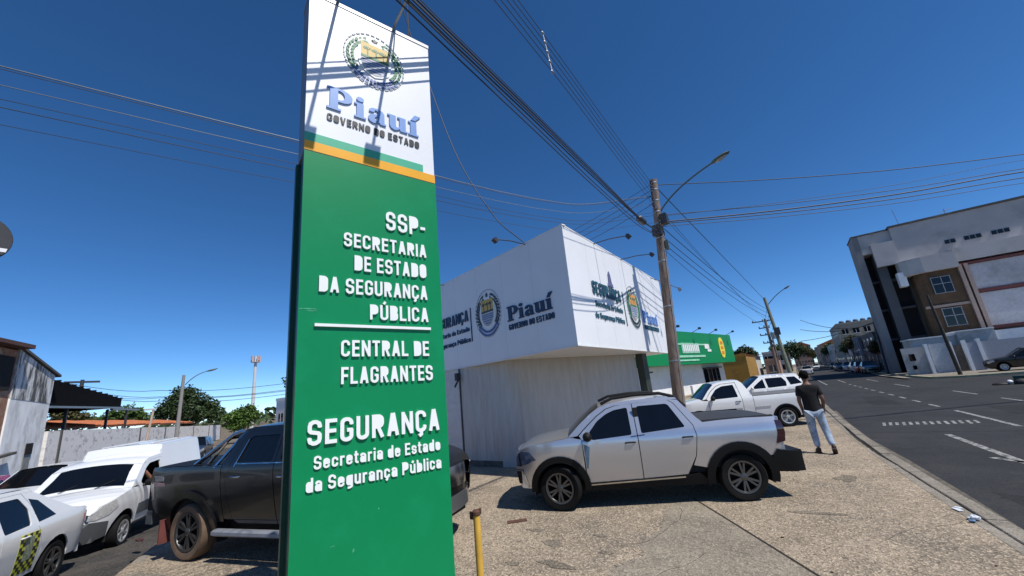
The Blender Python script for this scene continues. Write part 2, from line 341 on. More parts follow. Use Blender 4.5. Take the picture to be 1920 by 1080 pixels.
STAINW = mat('mould_stained_render', (.90, .90, .88), .9, var=.12, scale=2, c2=(.50, .50, .49), c2scale=1.2, c2lo=.46, c2hi=.70, bump=.2, stretch=(1.6, 1.6, .6)); MOULD = mat('black_mould_stain', (.72, .72, .70), .95, var=.15, scale=2, c2=(.10, .10, .095), c2scale=1.6, c2lo=.42, c2hi=.56, bump=.2, stretch=(2.2, 2.2, .5))
DIRTYW = mat('dirty_boundary_wall', (.90, .86, .80), .9, var=.12, scale=1.6, c2=(.45, .40, .37), c2scale=1.6, c2lo=.50, c2hi=.66, bump=.3, stretch=(1.2, 1.2, 1.8))

# ================================================================== ground
def sheet(name, pts, m, kind='structure', z=None):
    B = MB(); vs = [Vector((p[0], p[1], p[2] if len(p) > 2 else z)) for p in pts]
    tr = tessellate_polygon([vs]); fs = []
    for t in tr:
        a, b, c = (vs[i] for i in t); fs.append(t if (b - a).cross(c - a).z > 0 else t[::-1])
    B.add(vs, fs); return tag(B.build(name, m), kind=kind)
sheet('ground', [(-4000, -4000), (4000, -4000), (4000, 4000), (-4000, 4000)], EARTH, z=-.62)
KL = [(3.15, -12), (2.45, -2), (2.02, 2.5), (1.66, 6.46), (1.41, 9.0), (1.19, 11.56), (1.02, 14.3), (.86, 18), (.73, 22.35), (.42, 34.8), (.12, 60), (-.2, 110), (-.9, 300)]
RR = [(8.6, 300), (8.3, 110), (7.9, 62), (7.85, 52), (8.0, 44), (8.3, 33), (8.6, 26), (10, 14), (12, 2), (14, -12)]
sheet('road', [(x - .1, y) for x, y in KL] + [(9, 300), (9.4, 110), (10, 60), (14, 40), (20, 26), (26, -12)], ASPH, z=-.13)
# side street: falls away from the corner
E = Vector((-.885, .465, 0)).normalized(); MN = Vector((-.465, -.885, 0)).normalized(); K0 = Vector((-8.42, 1.92, 0))
def fall(s): return -.045 * max(0, min(s, 9.0)) - .008 * max(0, min(s - 9, 6))
SS = [-14, -8, -4, -2, 0, 1.5, 3, 4.5, 6, 7.5, 9, 12, 15, 22, 40]
B = MB(); vs = []; fs = []
for s in SS:
    for w in (-.05, 3, 6, 9, 30):
        p = K0 + E * s + MN * w; vs.append((p.x, p.y, -.14 + fall(s)))
n = 5
for i in range(len(SS) - 1):
    for j in range(n - 1): fs.append((i * n + j, i * n + j + 1, (i + 1) * n + j + 1, (i + 1) * n + j))
B.add(vs, [f[::-1] for f in fs]); tag(B.build('side_street', ASPH2), kind='structure')
# forecourt: one sheet that dips with the side street near its kerb
B = MB(); vs = []; fs = []
xs = [-40 + i * 1.0 for i in range(31)] + [-9.5 + .5 * i for i in range(30)]
ys = [-12, -8, -5, -3] + [-2 + .5 * i for i in range(60)] + [30, 34, 38, 44, 52, 62, 80, 120, 200, 300]
def kx(y):
    for (x0, y0), (x1, y1) in zip(KL[:-1], KL[1:]):
        if y0 <= y <= y1: return x0 + (x1 - x0) * (y - y0) / (y1 - y0)
    return KL[-1][0]
def fz(x, y):
    q = Vector((x, y, 0)) - K0; s = q.dot(E); d = -q.dot(MN)
    return fall(s) * max(0, min(1, 1 - d / 3.5)) if s > 0 else 0
def clampk(x, y):
    x = min(x, kx(y) - .27); q = Vector((x, y, 0)) - K0; d = -q.dot(MN)
    if d < .0: return None
    return x
grid = {}
for i in range(len(ys)):
    y = ys[i]
    # left limit: kerb of the side street at this y
    # point on the kerb line K0+E*s with this y
    sK = (y - K0.y) / E.y; xl = max(K0.x + E.x * sK, -60); xr = kx(y) - .31
    m = 72
    for j in range(m + 1):
        t = j / m; x = xl + (xr - xl) * t
        vs.append((x, y, fz(x, y)))
for i in range(len(ys) - 1):
    for j in range(72):
        a = i * 73 + j; fs.append((a, a + 1, a + 74, a + 73))
B.add(vs, fs); tag(B.build('forecourt', AGG), kind='structure')
# smooth concrete strip in the forecourt with its open joint
edge = []
rr = random.Random(3)
L0, L1 = Vector((-1.86, 7.45)), Vector((1.25, 2.86)); R0 = [(-1.86, 7.45), (-.28, 5.11), (1.02, 3.18), (1.6, 1.0)]
left = [(-2.15, 6.9), (-2.05, 6.35), (-1.98, 5.9), (-2.1, 5.4), (-1.95, 5.0), (-2.12, 4.6), (-2.0, 4.1), (-2.2, 3.6), (-2.1, 3.0), (-2.2, 2.0), (-2.2, 1.0)]
le_ = []
for a, b in zip(left[:-1], left[1:]):
    for i in range(14): t = i / 14; le_.append((a[0] + (b[0] - a[0]) * t + rr.uniform(-.05, .05), a[1] + (b[1] - a[1]) * t))
sheet('concrete_strip', R0 + [(p[0] + 0, p[1]) for p in le_[::-1]], SLABM, z=.004)
B = MB()
for (a, b) in zip(R0[:-1], R0[1:]):
    a, b = Vector((*a, 0)), Vector((*b, 0)); d = (b - a).normalized(); nn = Vector((-d.y, d.x, 0)) * .013
    B.add([a - nn + Vector((0, 0, .008)), b - nn + Vector((0, 0, .008)), b + nn + Vector((0, 0, .008)), a + nn + Vector((0, 0, .008))], [(0, 1, 2, 3)])
tag(B.build('paving_joint', mat('open_joint', (.022, .017, .012), .95)), kind='structure')
STAIN = ground_mat('stained_paving', (.170, .145, .110), (.115, .10, .08), (.21, .178, .135), speck=.95)
rr = random.Random(12)
def blob(cx, cy, a, b, n=26, z=.0045, m=STAIN, name='paving_stain'):
    ph = [rr.uniform(0, 6.3) for _ in range(4)]
    sheet(name, [(cx + a * cos(t) * (1 + .22 * sin(2 * t + ph[0]) + .16 * sin(3 * t + ph[1]) + .10 * sin(7 * t + ph[2]) + rr.uniform(-.07, .07)), cy + b * sin(t) * (1 + .22 * sin(2 * t + ph[1]) + .14 * sin(5 * t + ph[3]) + rr.uniform(-.07, .07))) for t in [2 * pi * k / n for k in range(n)]], m, z=z)
for q in ((-3.1, 5.0, .16, .09), (-2.75, 4.45, .22, .08), (-2.5, 3.75, .14, .10), (-3.6, 5.35, .12, .05), (-2.35, 4.95, .10, .05), (-3.25, 4.3, .10, .06), (-.25, 7.1, .30, .07), (.25, 9.2, .16, .2), (-4.6, 6.9, .2, .12), (-2.62, 5.45, .09, .05), (-1.9, 3.2, .12, .10)): blob(*q)
CRK = mat('open_joint', (.022, .017, .012), .95)
def crack(x, y, ang, L, w=.006):
    B = MB(); p = Vector((x, y, .0065)); n_ = int(L / .07)
    for i in range(n_):
        ang += rr.uniform(-.35, .35) * .8; q = p + Vector((cos(ang), sin(ang), 0)) * .07; nn = Vector((-sin(ang), cos(ang), 0)) * w * rr.uniform(.3, .6); B.add([p - nn, q - nn, q + nn, p + nn], [(0, 1, 2, 3)]); p = q
    tag(B.build('paving_crack', CRK), kind='structure')
crack(-1.95, 6.9, -1.25, 1.9, .005); crack(-1.3, 5.3, -1.9, 1.1, .004); crack(.3, 6.2, .9, 1.5, .004); crack(-3.9, 4.9, .2, 1.2, .004); crack(-.2, 9.4, -.3, 1.1, .004)
# plates of slab beside the side-street kerb, under the black pickup
sheet('concrete_apron', [(-8.25, 2.1), (-7.4, .2), (-5.0, -1.5), (-3.2, .8), (-4.3, 2.4), (-5.6, 2.75), (-7.0, 2.42)], SLABM, z=.004)

def kerb(name, pts, w, h, m, zf=lambda p: 0.0, inward=1, seg=1.0, gap=.012, limit=34):
    """kerb of single stones along a line, each its own piece"""
    root = thing(name, None, None); tag(root, kind='structure'); rr = random.Random(5)
    far = MB(); cache = {}; acc = []
    for a, b in zip(pts[:-1], pts[1:]):
        a, b = Vector(a), Vector(b); L = (b - a).length; k = max(1, round(L / seg))
        if k > 40: k = 40
        for i in range(k):
            p, q = a.lerp(b, i / k), a.lerp(b, (i + 1) / k); mid = (p + q) / 2; d = (q - p).normalized(); nn = Vector((-d.y, d.x, 0)) * inward
            z = zf(mid); Lx = (q - p).length - gap
            near = mid.length < limit; tgt = MB() if near else far
            dz = rr.uniform(-.008, .008); wd = w * rr.uniform(.96, 1.04)
            prof = [(0, -h - .1), (wd, -h - .1), (wd, -.012 + dz), (wd - .012, dz), (.03, dz), (.006, -.02 + dz)]
            o = Vector((p.x, p.y, z)) + d * (gap / 2)
            tgt.prism(prof, o + Vector((0, 0, 0)), nn, Vector((0, 0, 1)), d, Lx)
            if near: tgt.build('kerb_stone', m, root)
    if far.v: tag(far.build('kerb_run', m, root), kind='stuff')
    return root
kerb('kerb', [Vector((x, y, 0)) for x, y in KL], .2, .13, KERBM, inward=1)
# dark gutter crack behind the kerb
B = MB()
for (a, b) in zip(KL[:-4], KL[1:-3]):
    a, b = Vector((a[0] - .255, a[1], -.03)), Vector((b[0] - .255, b[1], -.03)); d = (b - a).normalized(); nn = Vector((-d.y, d.x, 0)) * .062
    B.add([a - nn, b - nn, b + nn, a + nn], [(0, 1, 2, 3)])
tag(B.build('kerb_joint', mat('open_joint', (.022, .017, .012))), kind='structure')
# mortar fillet between paving and kerb
B = MB(); rr = random.Random(8); k = 0
for (a, b) in zip(KL[:-3], KL[1:-2]):
    a, b = Vector((*a, 0)), Vector((*b, 0)); n_ = int((b - a).length / .22)
    for i in range(n_):
        p, q = a.lerp(b, i / n_), a.lerp(b, (i + 1) / n_)
        g = .012 + max(0, .05 * sin(k * .13) + .035 * sin(k * .051 + 1)) + rr.uniform(0, .012); k += 1
        B.add([(p.x - .205 - g, p.y, -.006), (q.x - .205 - g, q.y, -.006), (q.x - .34, q.y, .003), (p.x - .34, p.y, .003)], [(0, 1, 2, 3)])
tag(B.build('kerb_mortar', KERBM), kind='structure')
sk_pts = [K0 + E * s for s in (-14, -6, -3, 0, 2, 4, 6, 8, 10, 14, 24, 40)]
kerb('side_street_kerb', sk_pts, .18, .14, KERBM, zf=lambda p: fall((p - K0).dot(E)), inward=-1)

# far pavement on the right of the road
sheet('far_pavement', [(7.9, 62), (7.85, 50), (8.1, 44), (9.6, 42.5), (13, 42), (22, 41), (40, 60), (40, 300), (8.6, 300), (8.3, 110)], KERBM, z=0.0)
B = MB()
fk = [(8.6, 300), (8.3, 110), (7.9, 62), (7.85, 50), (8.1, 44), (9.6, 42.5), (13, 42), (22, 41)]
for a, b in zip(fk[:-1], fk[1:]):
    a, b = Vector((*a, 0)), Vector((*b, 0)); d = (b - a).normalized(); nn = Vector((d.y, -d.x, 0)) * .18
    B.add([a + nn * .0 + Vector((0, 0, -.2)), b + Vector((0, 0, -.2)), b + Vector((0, 0, .006)), a + Vector((0, 0, .006)), a - nn + Vector((0, 0, .006)), b - nn + Vector((0, 0, .006))], [(3, 2, 1, 0), (4, 5, 2, 3)])
tag(B.build('far_kerb', mat('yellowed_kerb', (.42, .38, .22), .9, c2=(.25, .22, .18))), kind='structure')
sheet('far_traffic_island', [(6.6, 58), (6.9, 46), (7.3, 46), (7.5, 58), (7.2, 70)], KERBM, z=-.03)
PATCH = ground_mat('asphalt_patch', (.024, .024, .026), (.020, .020, .021), (.030, .030, .031), speck=.3)
for pts in ([(1.15, 15.6), (5.8, 15.2), (5.85, 15.33), (1.15, 15.72)], [(1.9, 9.2), (2.9, 8.6), (3.0, 7.1), (2.2, 7.2)], [(2.3, 24), (3.3, 23.8), (3.2, 29.5), (2.4, 29)], [(5.0, 19), (6.6, 18.5), (6.5, 21.4), (5.1, 21.8)], [(1.0, 33), (7.6, 32.6), (7.6, 33.1), (1.0, 33.5)]):
    sheet('asphalt_patch', pts, PATCH, z=-.1285)
sheet('gutter_dirt', [(x + .02, y) for x, y in KL[:9]] + [(x + .16 + .07 * sin(y * 1.7), y) for x, y in KL[:9]][::-1], mat('gutter_dust', (.10, .085, .065), .95, var=.4, scale=12), z=-.1275)
# painted markings on the road
def paint(quads):
    B = MB()
    for q in quads: B.add([(p[0], p[1], -.126) for p in q], [(0, 1, 2, 3)])
    return B
def stripe(a, b, w):
    a, b = Vector((*a, 0)), Vector((*b, 0)); d = (b - a).normalized(); nn = Vector((-d.y, d.x, 0)) * w / 2
    return [(p.x, p.y) for p in (a - nn, b - nn, b + nn, a + nn)][::-1]
q = [stripe((2.69, 15.0), (2.98, 10.2), .13), stripe((2.62, 11.9), (3.3, 10.9), .12)]
for i in range(3): q.append(stripe((4.1 + .045 * i * 6, 20.6 - i * 6), (4.28 + .045 * i * 6, 16.2 - i * 6), .12))
for i in range(10): q.append(stripe((4.02 - i * .09, 22.2 + i * 2.35), (3.96 - i * .09, 23.3 + i * 2.35), .11))
for i in range(14): q.append(stripe((1.75 + i * .155, 17.0 + (i % 3) * .05), (1.83 + i * .155, 17.75), .075))
q += [stripe((6.25, 27), (6.12, 30), .1), stripe((6.5, 21), (6.3, 24.6), .1), stripe((1.5, 60), (1.75, 46), .12), stripe((1.3, 80), (1.45, 66), .12), stripe((5.5, 36), (5.35, 40), .1), stripe((5.2, 46), (5.1, 52), .1), stripe((3.2, 48), (3.1, 55), .1)]
tag(paint([s for s in q]).build('road_markings', PAINTW), kind='structure')

# ================================================================== the green totem sign
Nn = Vector((.948, -.317, -.008)).normalized(); Uu = Vector((.014, .015, 1)).normalized(); Dd = Uu.cross(Nn).normalized(); Uu = Nn.cross(Dd)
S0 = Vector((-2.961, 1.512, 2.619)) - Dd * .03 - Uu * 2.619 + Dd * .0546
EX, EY = Dd, Uu - Dd * .021
def SP(u, v, w=0): return S0 + EX * u + EY * v + Nn * w
base = SP(.62, 0, -.15); base.z = 0
sign = thing('totem_sign', 'tall green and white totem sign with raised white lettering beside the black pickup', 'sign', base)
def slab(u0, u1, v0, v1, w0, w1, name, m, par=None, extra=None):
    B = MB(); vs = [SP(u, v, w) for w in (w0, w1) for v in (v0, v1) for u in (u0, u1)]
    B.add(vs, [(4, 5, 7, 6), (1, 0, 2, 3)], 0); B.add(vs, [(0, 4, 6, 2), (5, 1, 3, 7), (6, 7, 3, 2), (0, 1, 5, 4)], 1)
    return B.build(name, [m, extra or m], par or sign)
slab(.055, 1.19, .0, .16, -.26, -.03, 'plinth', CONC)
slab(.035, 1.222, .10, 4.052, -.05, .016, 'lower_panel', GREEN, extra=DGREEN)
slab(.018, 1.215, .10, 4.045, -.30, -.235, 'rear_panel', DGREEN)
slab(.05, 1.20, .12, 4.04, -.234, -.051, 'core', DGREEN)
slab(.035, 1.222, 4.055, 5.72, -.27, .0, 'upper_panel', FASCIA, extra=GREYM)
slab(.03, 1.226, 5.722, 5.76, -.275, .006, 'top_cap', GREYM)
slab(.035, 1.10, 4.156, 4.238, .001, .006, 'green_band', BGREEN)
slab(.035, 1.223, 4.066, 4.154, .001, .009, 'yellow_band', YELL)
FR = (S0 + Nn * .0165, EX, EY, Nn)
d_ = .021
def ln(t, u0, u1, v, cap, m=LETW, dep=.015, bold=.045, fr=FR, zz=0):
    # convert photo-frame u (unsheared) to the leaning frame
    k = .021 * (v - 2.6) ; letters(t, u0 + k, u1 + k, v, cap, fr, dep, m, sign, bold=bold, zoff=zz)
ln('SSP-', .69, 1.065, 3.462, .178)
ln('SECRETARIA', .338, 1.071, 3.25, .122)
ln('DE ESTADO', .428, 1.067, 3.05, .130)
ln('DA SEGURANÇA', .167, 1.073, 2.846, .127)
ln('PÚBLICA', .561, 1.078, 2.643, .126)
ln('CENTRAL DE', .345, 1.077, 2.343, .127)
ln('FLAGRANTES', .352, 1.107, 2.135, .127)
ln('SEGURANÇA', .140, 1.156, 1.722, .170, dep=.017)
ln('Secretaria de Estado', .19, 1.161, 1.561, .088, dep=.011)
ln('da Segurança Pública', .147, 1.166, 1.420, .090, dep=.011)
slab(.148, 1.097, 2.572, 2.594, .017, .034, 'divider_bar', LETW)
SCUF = mat('scuff_green', (.05, .33, .17), .5, var=.3, scale=30)
for (u, v, a, b) in ((.10, 2.705, .07, .006), (.13, 2.69, .04, .004), (.44, .99, .008, .014), (.62, 1.22, .006, .008), (.95, 1.9, .01, .004), (.30, 1.05, .02, .003)):
    B = MB(); B.prism([(u - a, v - b), (u + a, v - b * .3), (u + a * .7, v + b), (u - a * .6, v + b * .6)], S0 + Nn * .0168, EX, EY, Nn, .0006); B.build('scuff', SCUF, sign)
FR2 = (S0 + Nn * .001, EX, EY, Nn)
piaui(.160 + .04, 1.03 + .04, 4.537, .232, FR2, .012, LETB, sign)
ln('GOVERNO DO ESTADO', .168, 1.03, 4.412, .072, m=LETD, dep=.008, fr=FR2, bold=.03)

EM = dict(gold=mat('emblem_gold', (.62, .42, .10), .5, var=.1), orange=mat('emblem_orange', (.70, .30, .08), .5), leaf=mat('emblem_leaf_green', (.05, .20, .10), .5), grey=mat('emblem_grey', (.42, .45, .48), .5),
          blue=mat('emblem_blue', (.10, .16, .36), .5), dark=mat('emblem_outline', (.04, .06, .07), .5))
def emblem(fr, cu, cv, a, b, parent, d=.02, wreath=None, gold=None):
    """oval state arms: ring, shield with palms over striped water, two branches, scroll and star"""
    o, ex, ey, en = fr; W = wreath or EM['leaf']
    def pr(name, polys, m, z0, z1, par):
        B = MB()
        for p in polys: B.prism([(cu + x * a, cv + y * b) for x, y in p], o + en * z0, ex, ey, en, z1 - z0)
        return B.build(name, m, par)
    ring = []
    for k in range(36):
        t0, t1 = 10 * k, 10 * k + 7
        ring.append([(cos(radians(t0)), sin(radians(t0))), (cos(radians(t1)), sin(radians(t1))), (.955 * cos(radians(t1)), .955 * sin(radians(t1))), (.955 * cos(radians(t0)), .955 * sin(radians(t0)))][::1])
    root = pr('emblem', ring, EM['grey'], 0, d * .4, parent)
    sh = lambda s, y0=-.52: [(-.5 * s, .62 * s), (.5 * s, .62 * s), (.5 * s, -.15), (.42 * s, -.38), (.22 * s, y0 * s + .02), (0, y0 * s - .06), (-.22 * s, y0 * s + .02), (-.42 * s, -.38), (-.5 * s, -.15)][::-1]
    pr('shield_edge', [sh(1.08)], LETW if gold is None else EM['grey'], .001, d * .5, root)
    pr('shield_field', [[(-.46, .02), (.46, .02), (.46, .57), (-.46, .57)]], gold or EM['gold'], .001, d * .7, root)
    pr('water_field', [[(-.46, 0), (-.46, -.14), (-.38, -.36), (-.2, -.50), (0, -.55), (.2, -.50), (.38, -.36), (.46, -.14), (.46, 0)]], EM['grey'], .001, d * .7, root)
    pr('stripes', [[(-.42, y), (.42, y), (.42, y + .035), (-.42, y + .035)] for y in (-.08, -.16, -.24)] + [[(-.30, -.34), (.30, -.34), (.28, -.30), (-.28, -.30)], [(-.2, -.44), (.2, -.44), (.2, -.40), (-.2, -.40)]], EM['blue'], d * .7, d * .82, root)
    palms = []
    for cx in (-.24, .04, .28):
        palms.append([(cx - .02, .10), (cx + .02, .10), (cx + .02, .34), (cx - .02, .34)])
        for k in range(6):
            t = radians(20 + 28 * k); palms.append([(cx, .32), (cx + .16 * cos(t), .34 + .13 * sin(t)), (cx + .13 * cos(t + .3), .32 + .10 * sin(t + .3))])
    palms.append([(-.46, .02), (.46, .02), (.46, .10), (-.46, .10)])
    pr('palms', palms, W, d * .7, d * .82, root)
    st = []
    for k in range(10): r_ = .11 if k % 2 == 0 else .05; st.append((r_ * cos(radians(90 + 36 * k)), .76 + r_ * sin(radians(90 + 36 * k))))
    pr('star', [st], EM['dark'], 0, d * .6, root)
    for sgn in (-1, 1):
        lv = []
        for k in range(11):
            t = radians(218 - k * 10.5) if sgn < 0 else radians(-38 + k * 10.5)
            for rad, tw in ((.86, .5), (.72, -.5)):
                x, y = rad * cos(t), rad * .92 * sin(t); h = t + pi / 2 * (-sgn) * -1 + tw
                dx, dy = cos(h) * .11, sin(h) * .09
                lv.append([(x - dx, y - dy), (x + dy * .5, y - dx * .5), (x + dx, y + dy), (x - dy * .5, y + dx * .5)])
        pr('branch', lv, W, 0, d * .55, root)
    sc = []
    for k in range(13):
        t = radians(218 + k * 8.1); t2 = radians(218 + k * 8.1 + 6.2)
        for (r0, r1) in ((.98, .90), (.84, .74)):
            sc.append([(r0 * cos(t), r0 * .97 * sin(t)), (r0 * cos(t2), r0 * .97 * sin(t2)), (r1 * cos(t2), r1 * .97 * sin(t2)), (r1 * cos(t), r1 * .97 * sin(t))])
    pr('scroll', sc, EM['dark'] if gold else EM['blue'], 0, d * .6, root)
    return root
emblem(FR2, .578 + .055, 5.245, .30, .315, sign, .014)

# flood lamps on arms over the sign face
for u in (.242 + .043, .796 + .043):
    B = MB(); a = SP(u, 5.70, -.1); b = SP(u, 5.80, .0); tip = SP(u, 5.80, .97)
    B.tube([a, b, SP(u, 5.805, .1), tip], .0145, 8)
    arm = B.build('lamp_arm', GREYM, sign, smooth=True)
    B = MB(); R = Matrix((EX, EY, Nn)).transposed().to_3x3(); Rt = R @ Matrix.Rotation(radians(40), 3, 'X')
    B.box(SP(u, 5.78, .99), (.13, .09, .11), R=Rt); B.box(SP(u, 5.75, .97), (.14, .012, .13), R=Rt)
    B.build('flood_lamp', DARKM, arm)

# ================================================================== the white corner office
C0 = Vector((-3.85, 8.14, 0)); LD = Vector((.966, -.26, 0)).normalized(); LN = Vector((-.26, -.966, 0)).normalized()
office = thing('office_building', 'white corner office with deep overhanging fascia and blue lettering behind the silver pickup', 'building', (-6.5, 11, 0))
A12 = C0 - LD * 9.5
Z0, Z1 = 2.83, 5.68
B = MB(); B.prism([(C0.x, C0.y), (C0.x, 16.45), (-13, 16.45), (A12.x, A12.y)], (0, 0, Z0), (1, 0, 0), (0, 1, 0), (0, 0, 1), Z1 - Z0)
fas = B.build('fascia', FASCIA, office)
# folded metal edge trims, standing proud
B = MB()
B.prism([(-.01, Z0 - .035), (-.01, Z0 - .003), (9.45, Z0 - .003), (9.45, Z0 - .035)], C0 + LN * -.12, -LD, (0, 0, 1), LN, .128)
B.bb((-3.98, 8.2, Z0 - .035), (-3.842, 16.45, Z0 - .003))
B.bb((-3.98, 8.2, Z1 + .002), (-3.842, 16.45, Z1 + .03))
B.prism([(-.01, Z1 + .002), (-.01, Z1 + .03), (9.45, Z1 + .03), (9.45, Z1 + .002)], C0 + LN * -.12, -LD, (0, 0, 1), LN, .128)
B.build('edge_trim', WHITE, office)
# cladding seams: shallow slots as thin recessed-looking shadow gaps (3 mm ribs)
SEAM = mat('cladding_seam', (.62, .63, .64), .5)
for s in (1.22, 2.44, 3.66, 4.88, 6.1, 7.32):
    p = C0 - LD * s; B = MB(); B.prism([(-.003, Z0 + .01), (.003, Z0 + .01), (.003, Z1 - .01), (-.003, Z1 - .01)], p + LN * .0005, LD, (0, 0, 1), LN, .0015); B.build('seam', SEAM, office)
for s in range(1, 7):
    y = 8.14 + s * 1.22; B = MB(); B.bb((-3.8495, y - .003, Z0 + .01), (-3.848, y + .003, Z1 - .01)); B.build('seam', SEAM, office)
# walls under the fascia with rounded corner
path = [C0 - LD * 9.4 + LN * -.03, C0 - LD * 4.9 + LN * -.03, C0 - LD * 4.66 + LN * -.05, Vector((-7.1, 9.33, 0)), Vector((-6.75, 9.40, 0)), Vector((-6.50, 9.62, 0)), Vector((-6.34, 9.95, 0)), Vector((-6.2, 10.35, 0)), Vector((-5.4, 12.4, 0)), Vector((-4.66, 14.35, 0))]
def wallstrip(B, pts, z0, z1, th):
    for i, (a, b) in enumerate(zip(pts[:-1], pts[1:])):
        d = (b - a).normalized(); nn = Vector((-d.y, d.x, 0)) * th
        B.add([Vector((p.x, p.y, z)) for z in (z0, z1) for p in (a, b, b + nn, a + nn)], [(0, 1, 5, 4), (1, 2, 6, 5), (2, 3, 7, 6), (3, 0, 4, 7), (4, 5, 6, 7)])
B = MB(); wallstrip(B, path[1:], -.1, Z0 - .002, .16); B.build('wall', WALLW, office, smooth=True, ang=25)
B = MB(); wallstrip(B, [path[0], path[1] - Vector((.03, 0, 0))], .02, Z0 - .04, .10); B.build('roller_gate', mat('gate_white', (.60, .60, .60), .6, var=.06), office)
for k in range(11):
    B = MB(); a, b = path[0] + LN * .012, path[1] - Vector((.03, 0, 0)) + LN * .012; wallstrip(B, [a, b], .24 + .22 * k, .25 + .22 * k, .012); B.build('gate_slat', SEAM, office)
B = MB(); wallstrip(B, [p + Vector((.25, -1, 0)).normalized() * .006 for p in path[2:4]], -.05, .16, .01); B.build('wall_foot_shade', mat('painted_foot_shade', (.13, .12, .105), .95, var=.4, scale=6), office)  # dark strip standing in for the shadow along the wall foot
B = MB(); wallstrip(B, [path[1] + LN * .03 + Vector((-.02, 0, 0)), path[1] + LN * .03 + Vector((.03, 0, 0))], 0, Z0 - .03, .05); B.build('gate_jamb', DARKM, office)
for t in (.25, .55, .8):
    p = path[2].lerp(path[3], t); B = MB(); B.box((p.x, p.y - .008, 1.5), (.006, .012, 2.6)); B.build('wall_joint', SEAM, office)
p = path[1]
B = MB(); B.box((p.x + .02, p.y - .14, 2.55), (.09, .14, .22)); B.tube([(p.x + .02, p.y - .12, 2.44), (p.x - .05, p.y - .2, 2.25)], .03, 8); B.build('wall_light', DARKM, office)
# entrance under the far end of the fascia
B = MB(); B.bb((-4.66, 14.42, 0), (-4.42, 14.95, Z0 - .003)); B.build('entrance_pillar', mat('pillar_olive', (.035, .045, .035), .5), office)
B = MB(); B.bb((-13, 14.6, 0), (-7.2, 14.75, Z0 - .003)); B.bb((-5.9, 14.6, 0), (-4.68, 14.7, .9)); B.build('entrance_wall', WHITE, office)
B = MB(); B.bb((-7.15, 14.63, .1), (-5.95, 14.67, Z0 - .1)); B.build('entrance_glazing', GLASS, office)
for x in (-7.17, -6.55, -5.93):
    B = MB(); B.bb((x - .03, 14.6, 0), (x + .03, 14.70, Z0 - .05)); B.build('door_frame', GREYM, office)
# lettering on the shaded face
FL = (C0 + LN * .002, LD, Vector((0, 0, 1)), LN)
piaui(-2.30, -.60, 3.77, .40, FL, .03, NAVY, office)
letters('GOVERNO DO ESTADO', -2.28, -.58, 3.535, .15, FL, .02, NAVY, office, join=True, bold=.03)
emblem(FL, -3.17, 4.2, .62, .70, office, .03, wreath=EM['dark'])
B = MB(); B.prism([(-4.05, 3.52), (-4.02, 3.52), (-4.02, 4.54), (-4.05, 4.54)], C0 + LN * .002, LD, (0, 0, 1), LN, .02); B.build('divider_bar', NAVY, office)
letters('SEGURANÇA', -6.32, -4.16, 4.165, .34, FL, .03, NAVY, office, bold=.04)
letters('Secretaria de Estado', -6.32, -4.14, 3.845, .15, FL, .02, NAVY, office, join=True, bold=.03)
letters('da Segurança Pública', -6.32, -4.12, 3.52, .15, FL, .02, NAVY, office, join=True, bold=.03)
# lettering on the sunlit face
FX = (Vector((-3.848, 0, 0)), Vector((0, 1, 0)), Vector((0, 0, 1)), Vector((1, 0, 0)))
letters('SEGURANÇA', 9.40, 11.42, 4.18, .35, FX, .03, TEAL, office, bold=.04)
letters('Secretaria de Estado', 9.48, 11.44, 3.86, .15, FX, .02, TEAL, office, join=True, bold=.03)
letters('da Segurança Pública', 9.37, 11.46, 3.55, .15, FX, .02, TEAL, office, join=True, bold=.03)
B = MB(); B.prism([(11.64, 3.50), (11.67, 3.50), (11.67, 4.55), (11.64, 4.55)], *FX, .02); B.build('divider_bar', TEAL, office)
emblem(FX, 12.55, 4.18, .62, .70, office, .03, gold=EM['orange'])
piaui(13.35, 15.05, 3.77, .40, FX, .03, LETB, office)
letters('GOVERNO DO ESTADO', 13.37, 15.05, 3.535, .15, FX, .02, TEAL, office, join=True, bold=.03)
B = MB()   # little tower motif above the word
B.prism([(10.55, 4.56), (10.95, 4.56), (10.90, 4.66), (10.86, 4.66), (10.82, 4.92), (10.75, 5.02), (10.68, 4.92), (10.64, 4.66), (10.60, 4.66)], *FX, .03); B.build('tower_motif', mat('motif_violet', (.12, .13, .25), .5), office)
# sign lamps on the fascia edge
def fascia_lamp(b, t, m=DARKM, droop=0):
    B = MB(); b, t = Vector(b), Vector(t); B.tube([b, b.lerp(t, .5) + Vector((0, 0, .03)), t], .014, 6); arm = B.build('lamp_arm', DARKM, office, smooth=True)
    d = (t - b).normalized(); B = MB(); B.box(t + Vector((0, 0, -.03)), (.12, .12, .08), rz=atan2(d.y, d.x), R=Matrix.Rotation(atan2(d.y, d.x), 3, 'Z') @ Matrix.Rotation(radians(-35), 3, 'Y'))
    B.box(t + Vector((0, 0, .03)) - d * .03, (.05, .07, .04)); B.build('flood_lamp', m, arm)
for y, zt in ((10.0, 5.62), (12.1, 5.6)): fascia_lamp((-3.87, y, 5.68), (-2.87, y, zt))
fascia_lamp((-3.87, 15.3, 5.66), (-2.9, 15.3, 5.0), GREYM)
for s in (1.33, 5.5): a = C0 - LD * s; fascia_lamp((a.x, a.y, 5.66), (a.x + LN.x * 1.0, a.y + LN.y * 1.0, 5.62))
# roof junk
B = MB(); B.bb((-9, 12, Z1), (-8, 12.8, Z1 + .25)); B.build('roof_unit', GREYM, office)
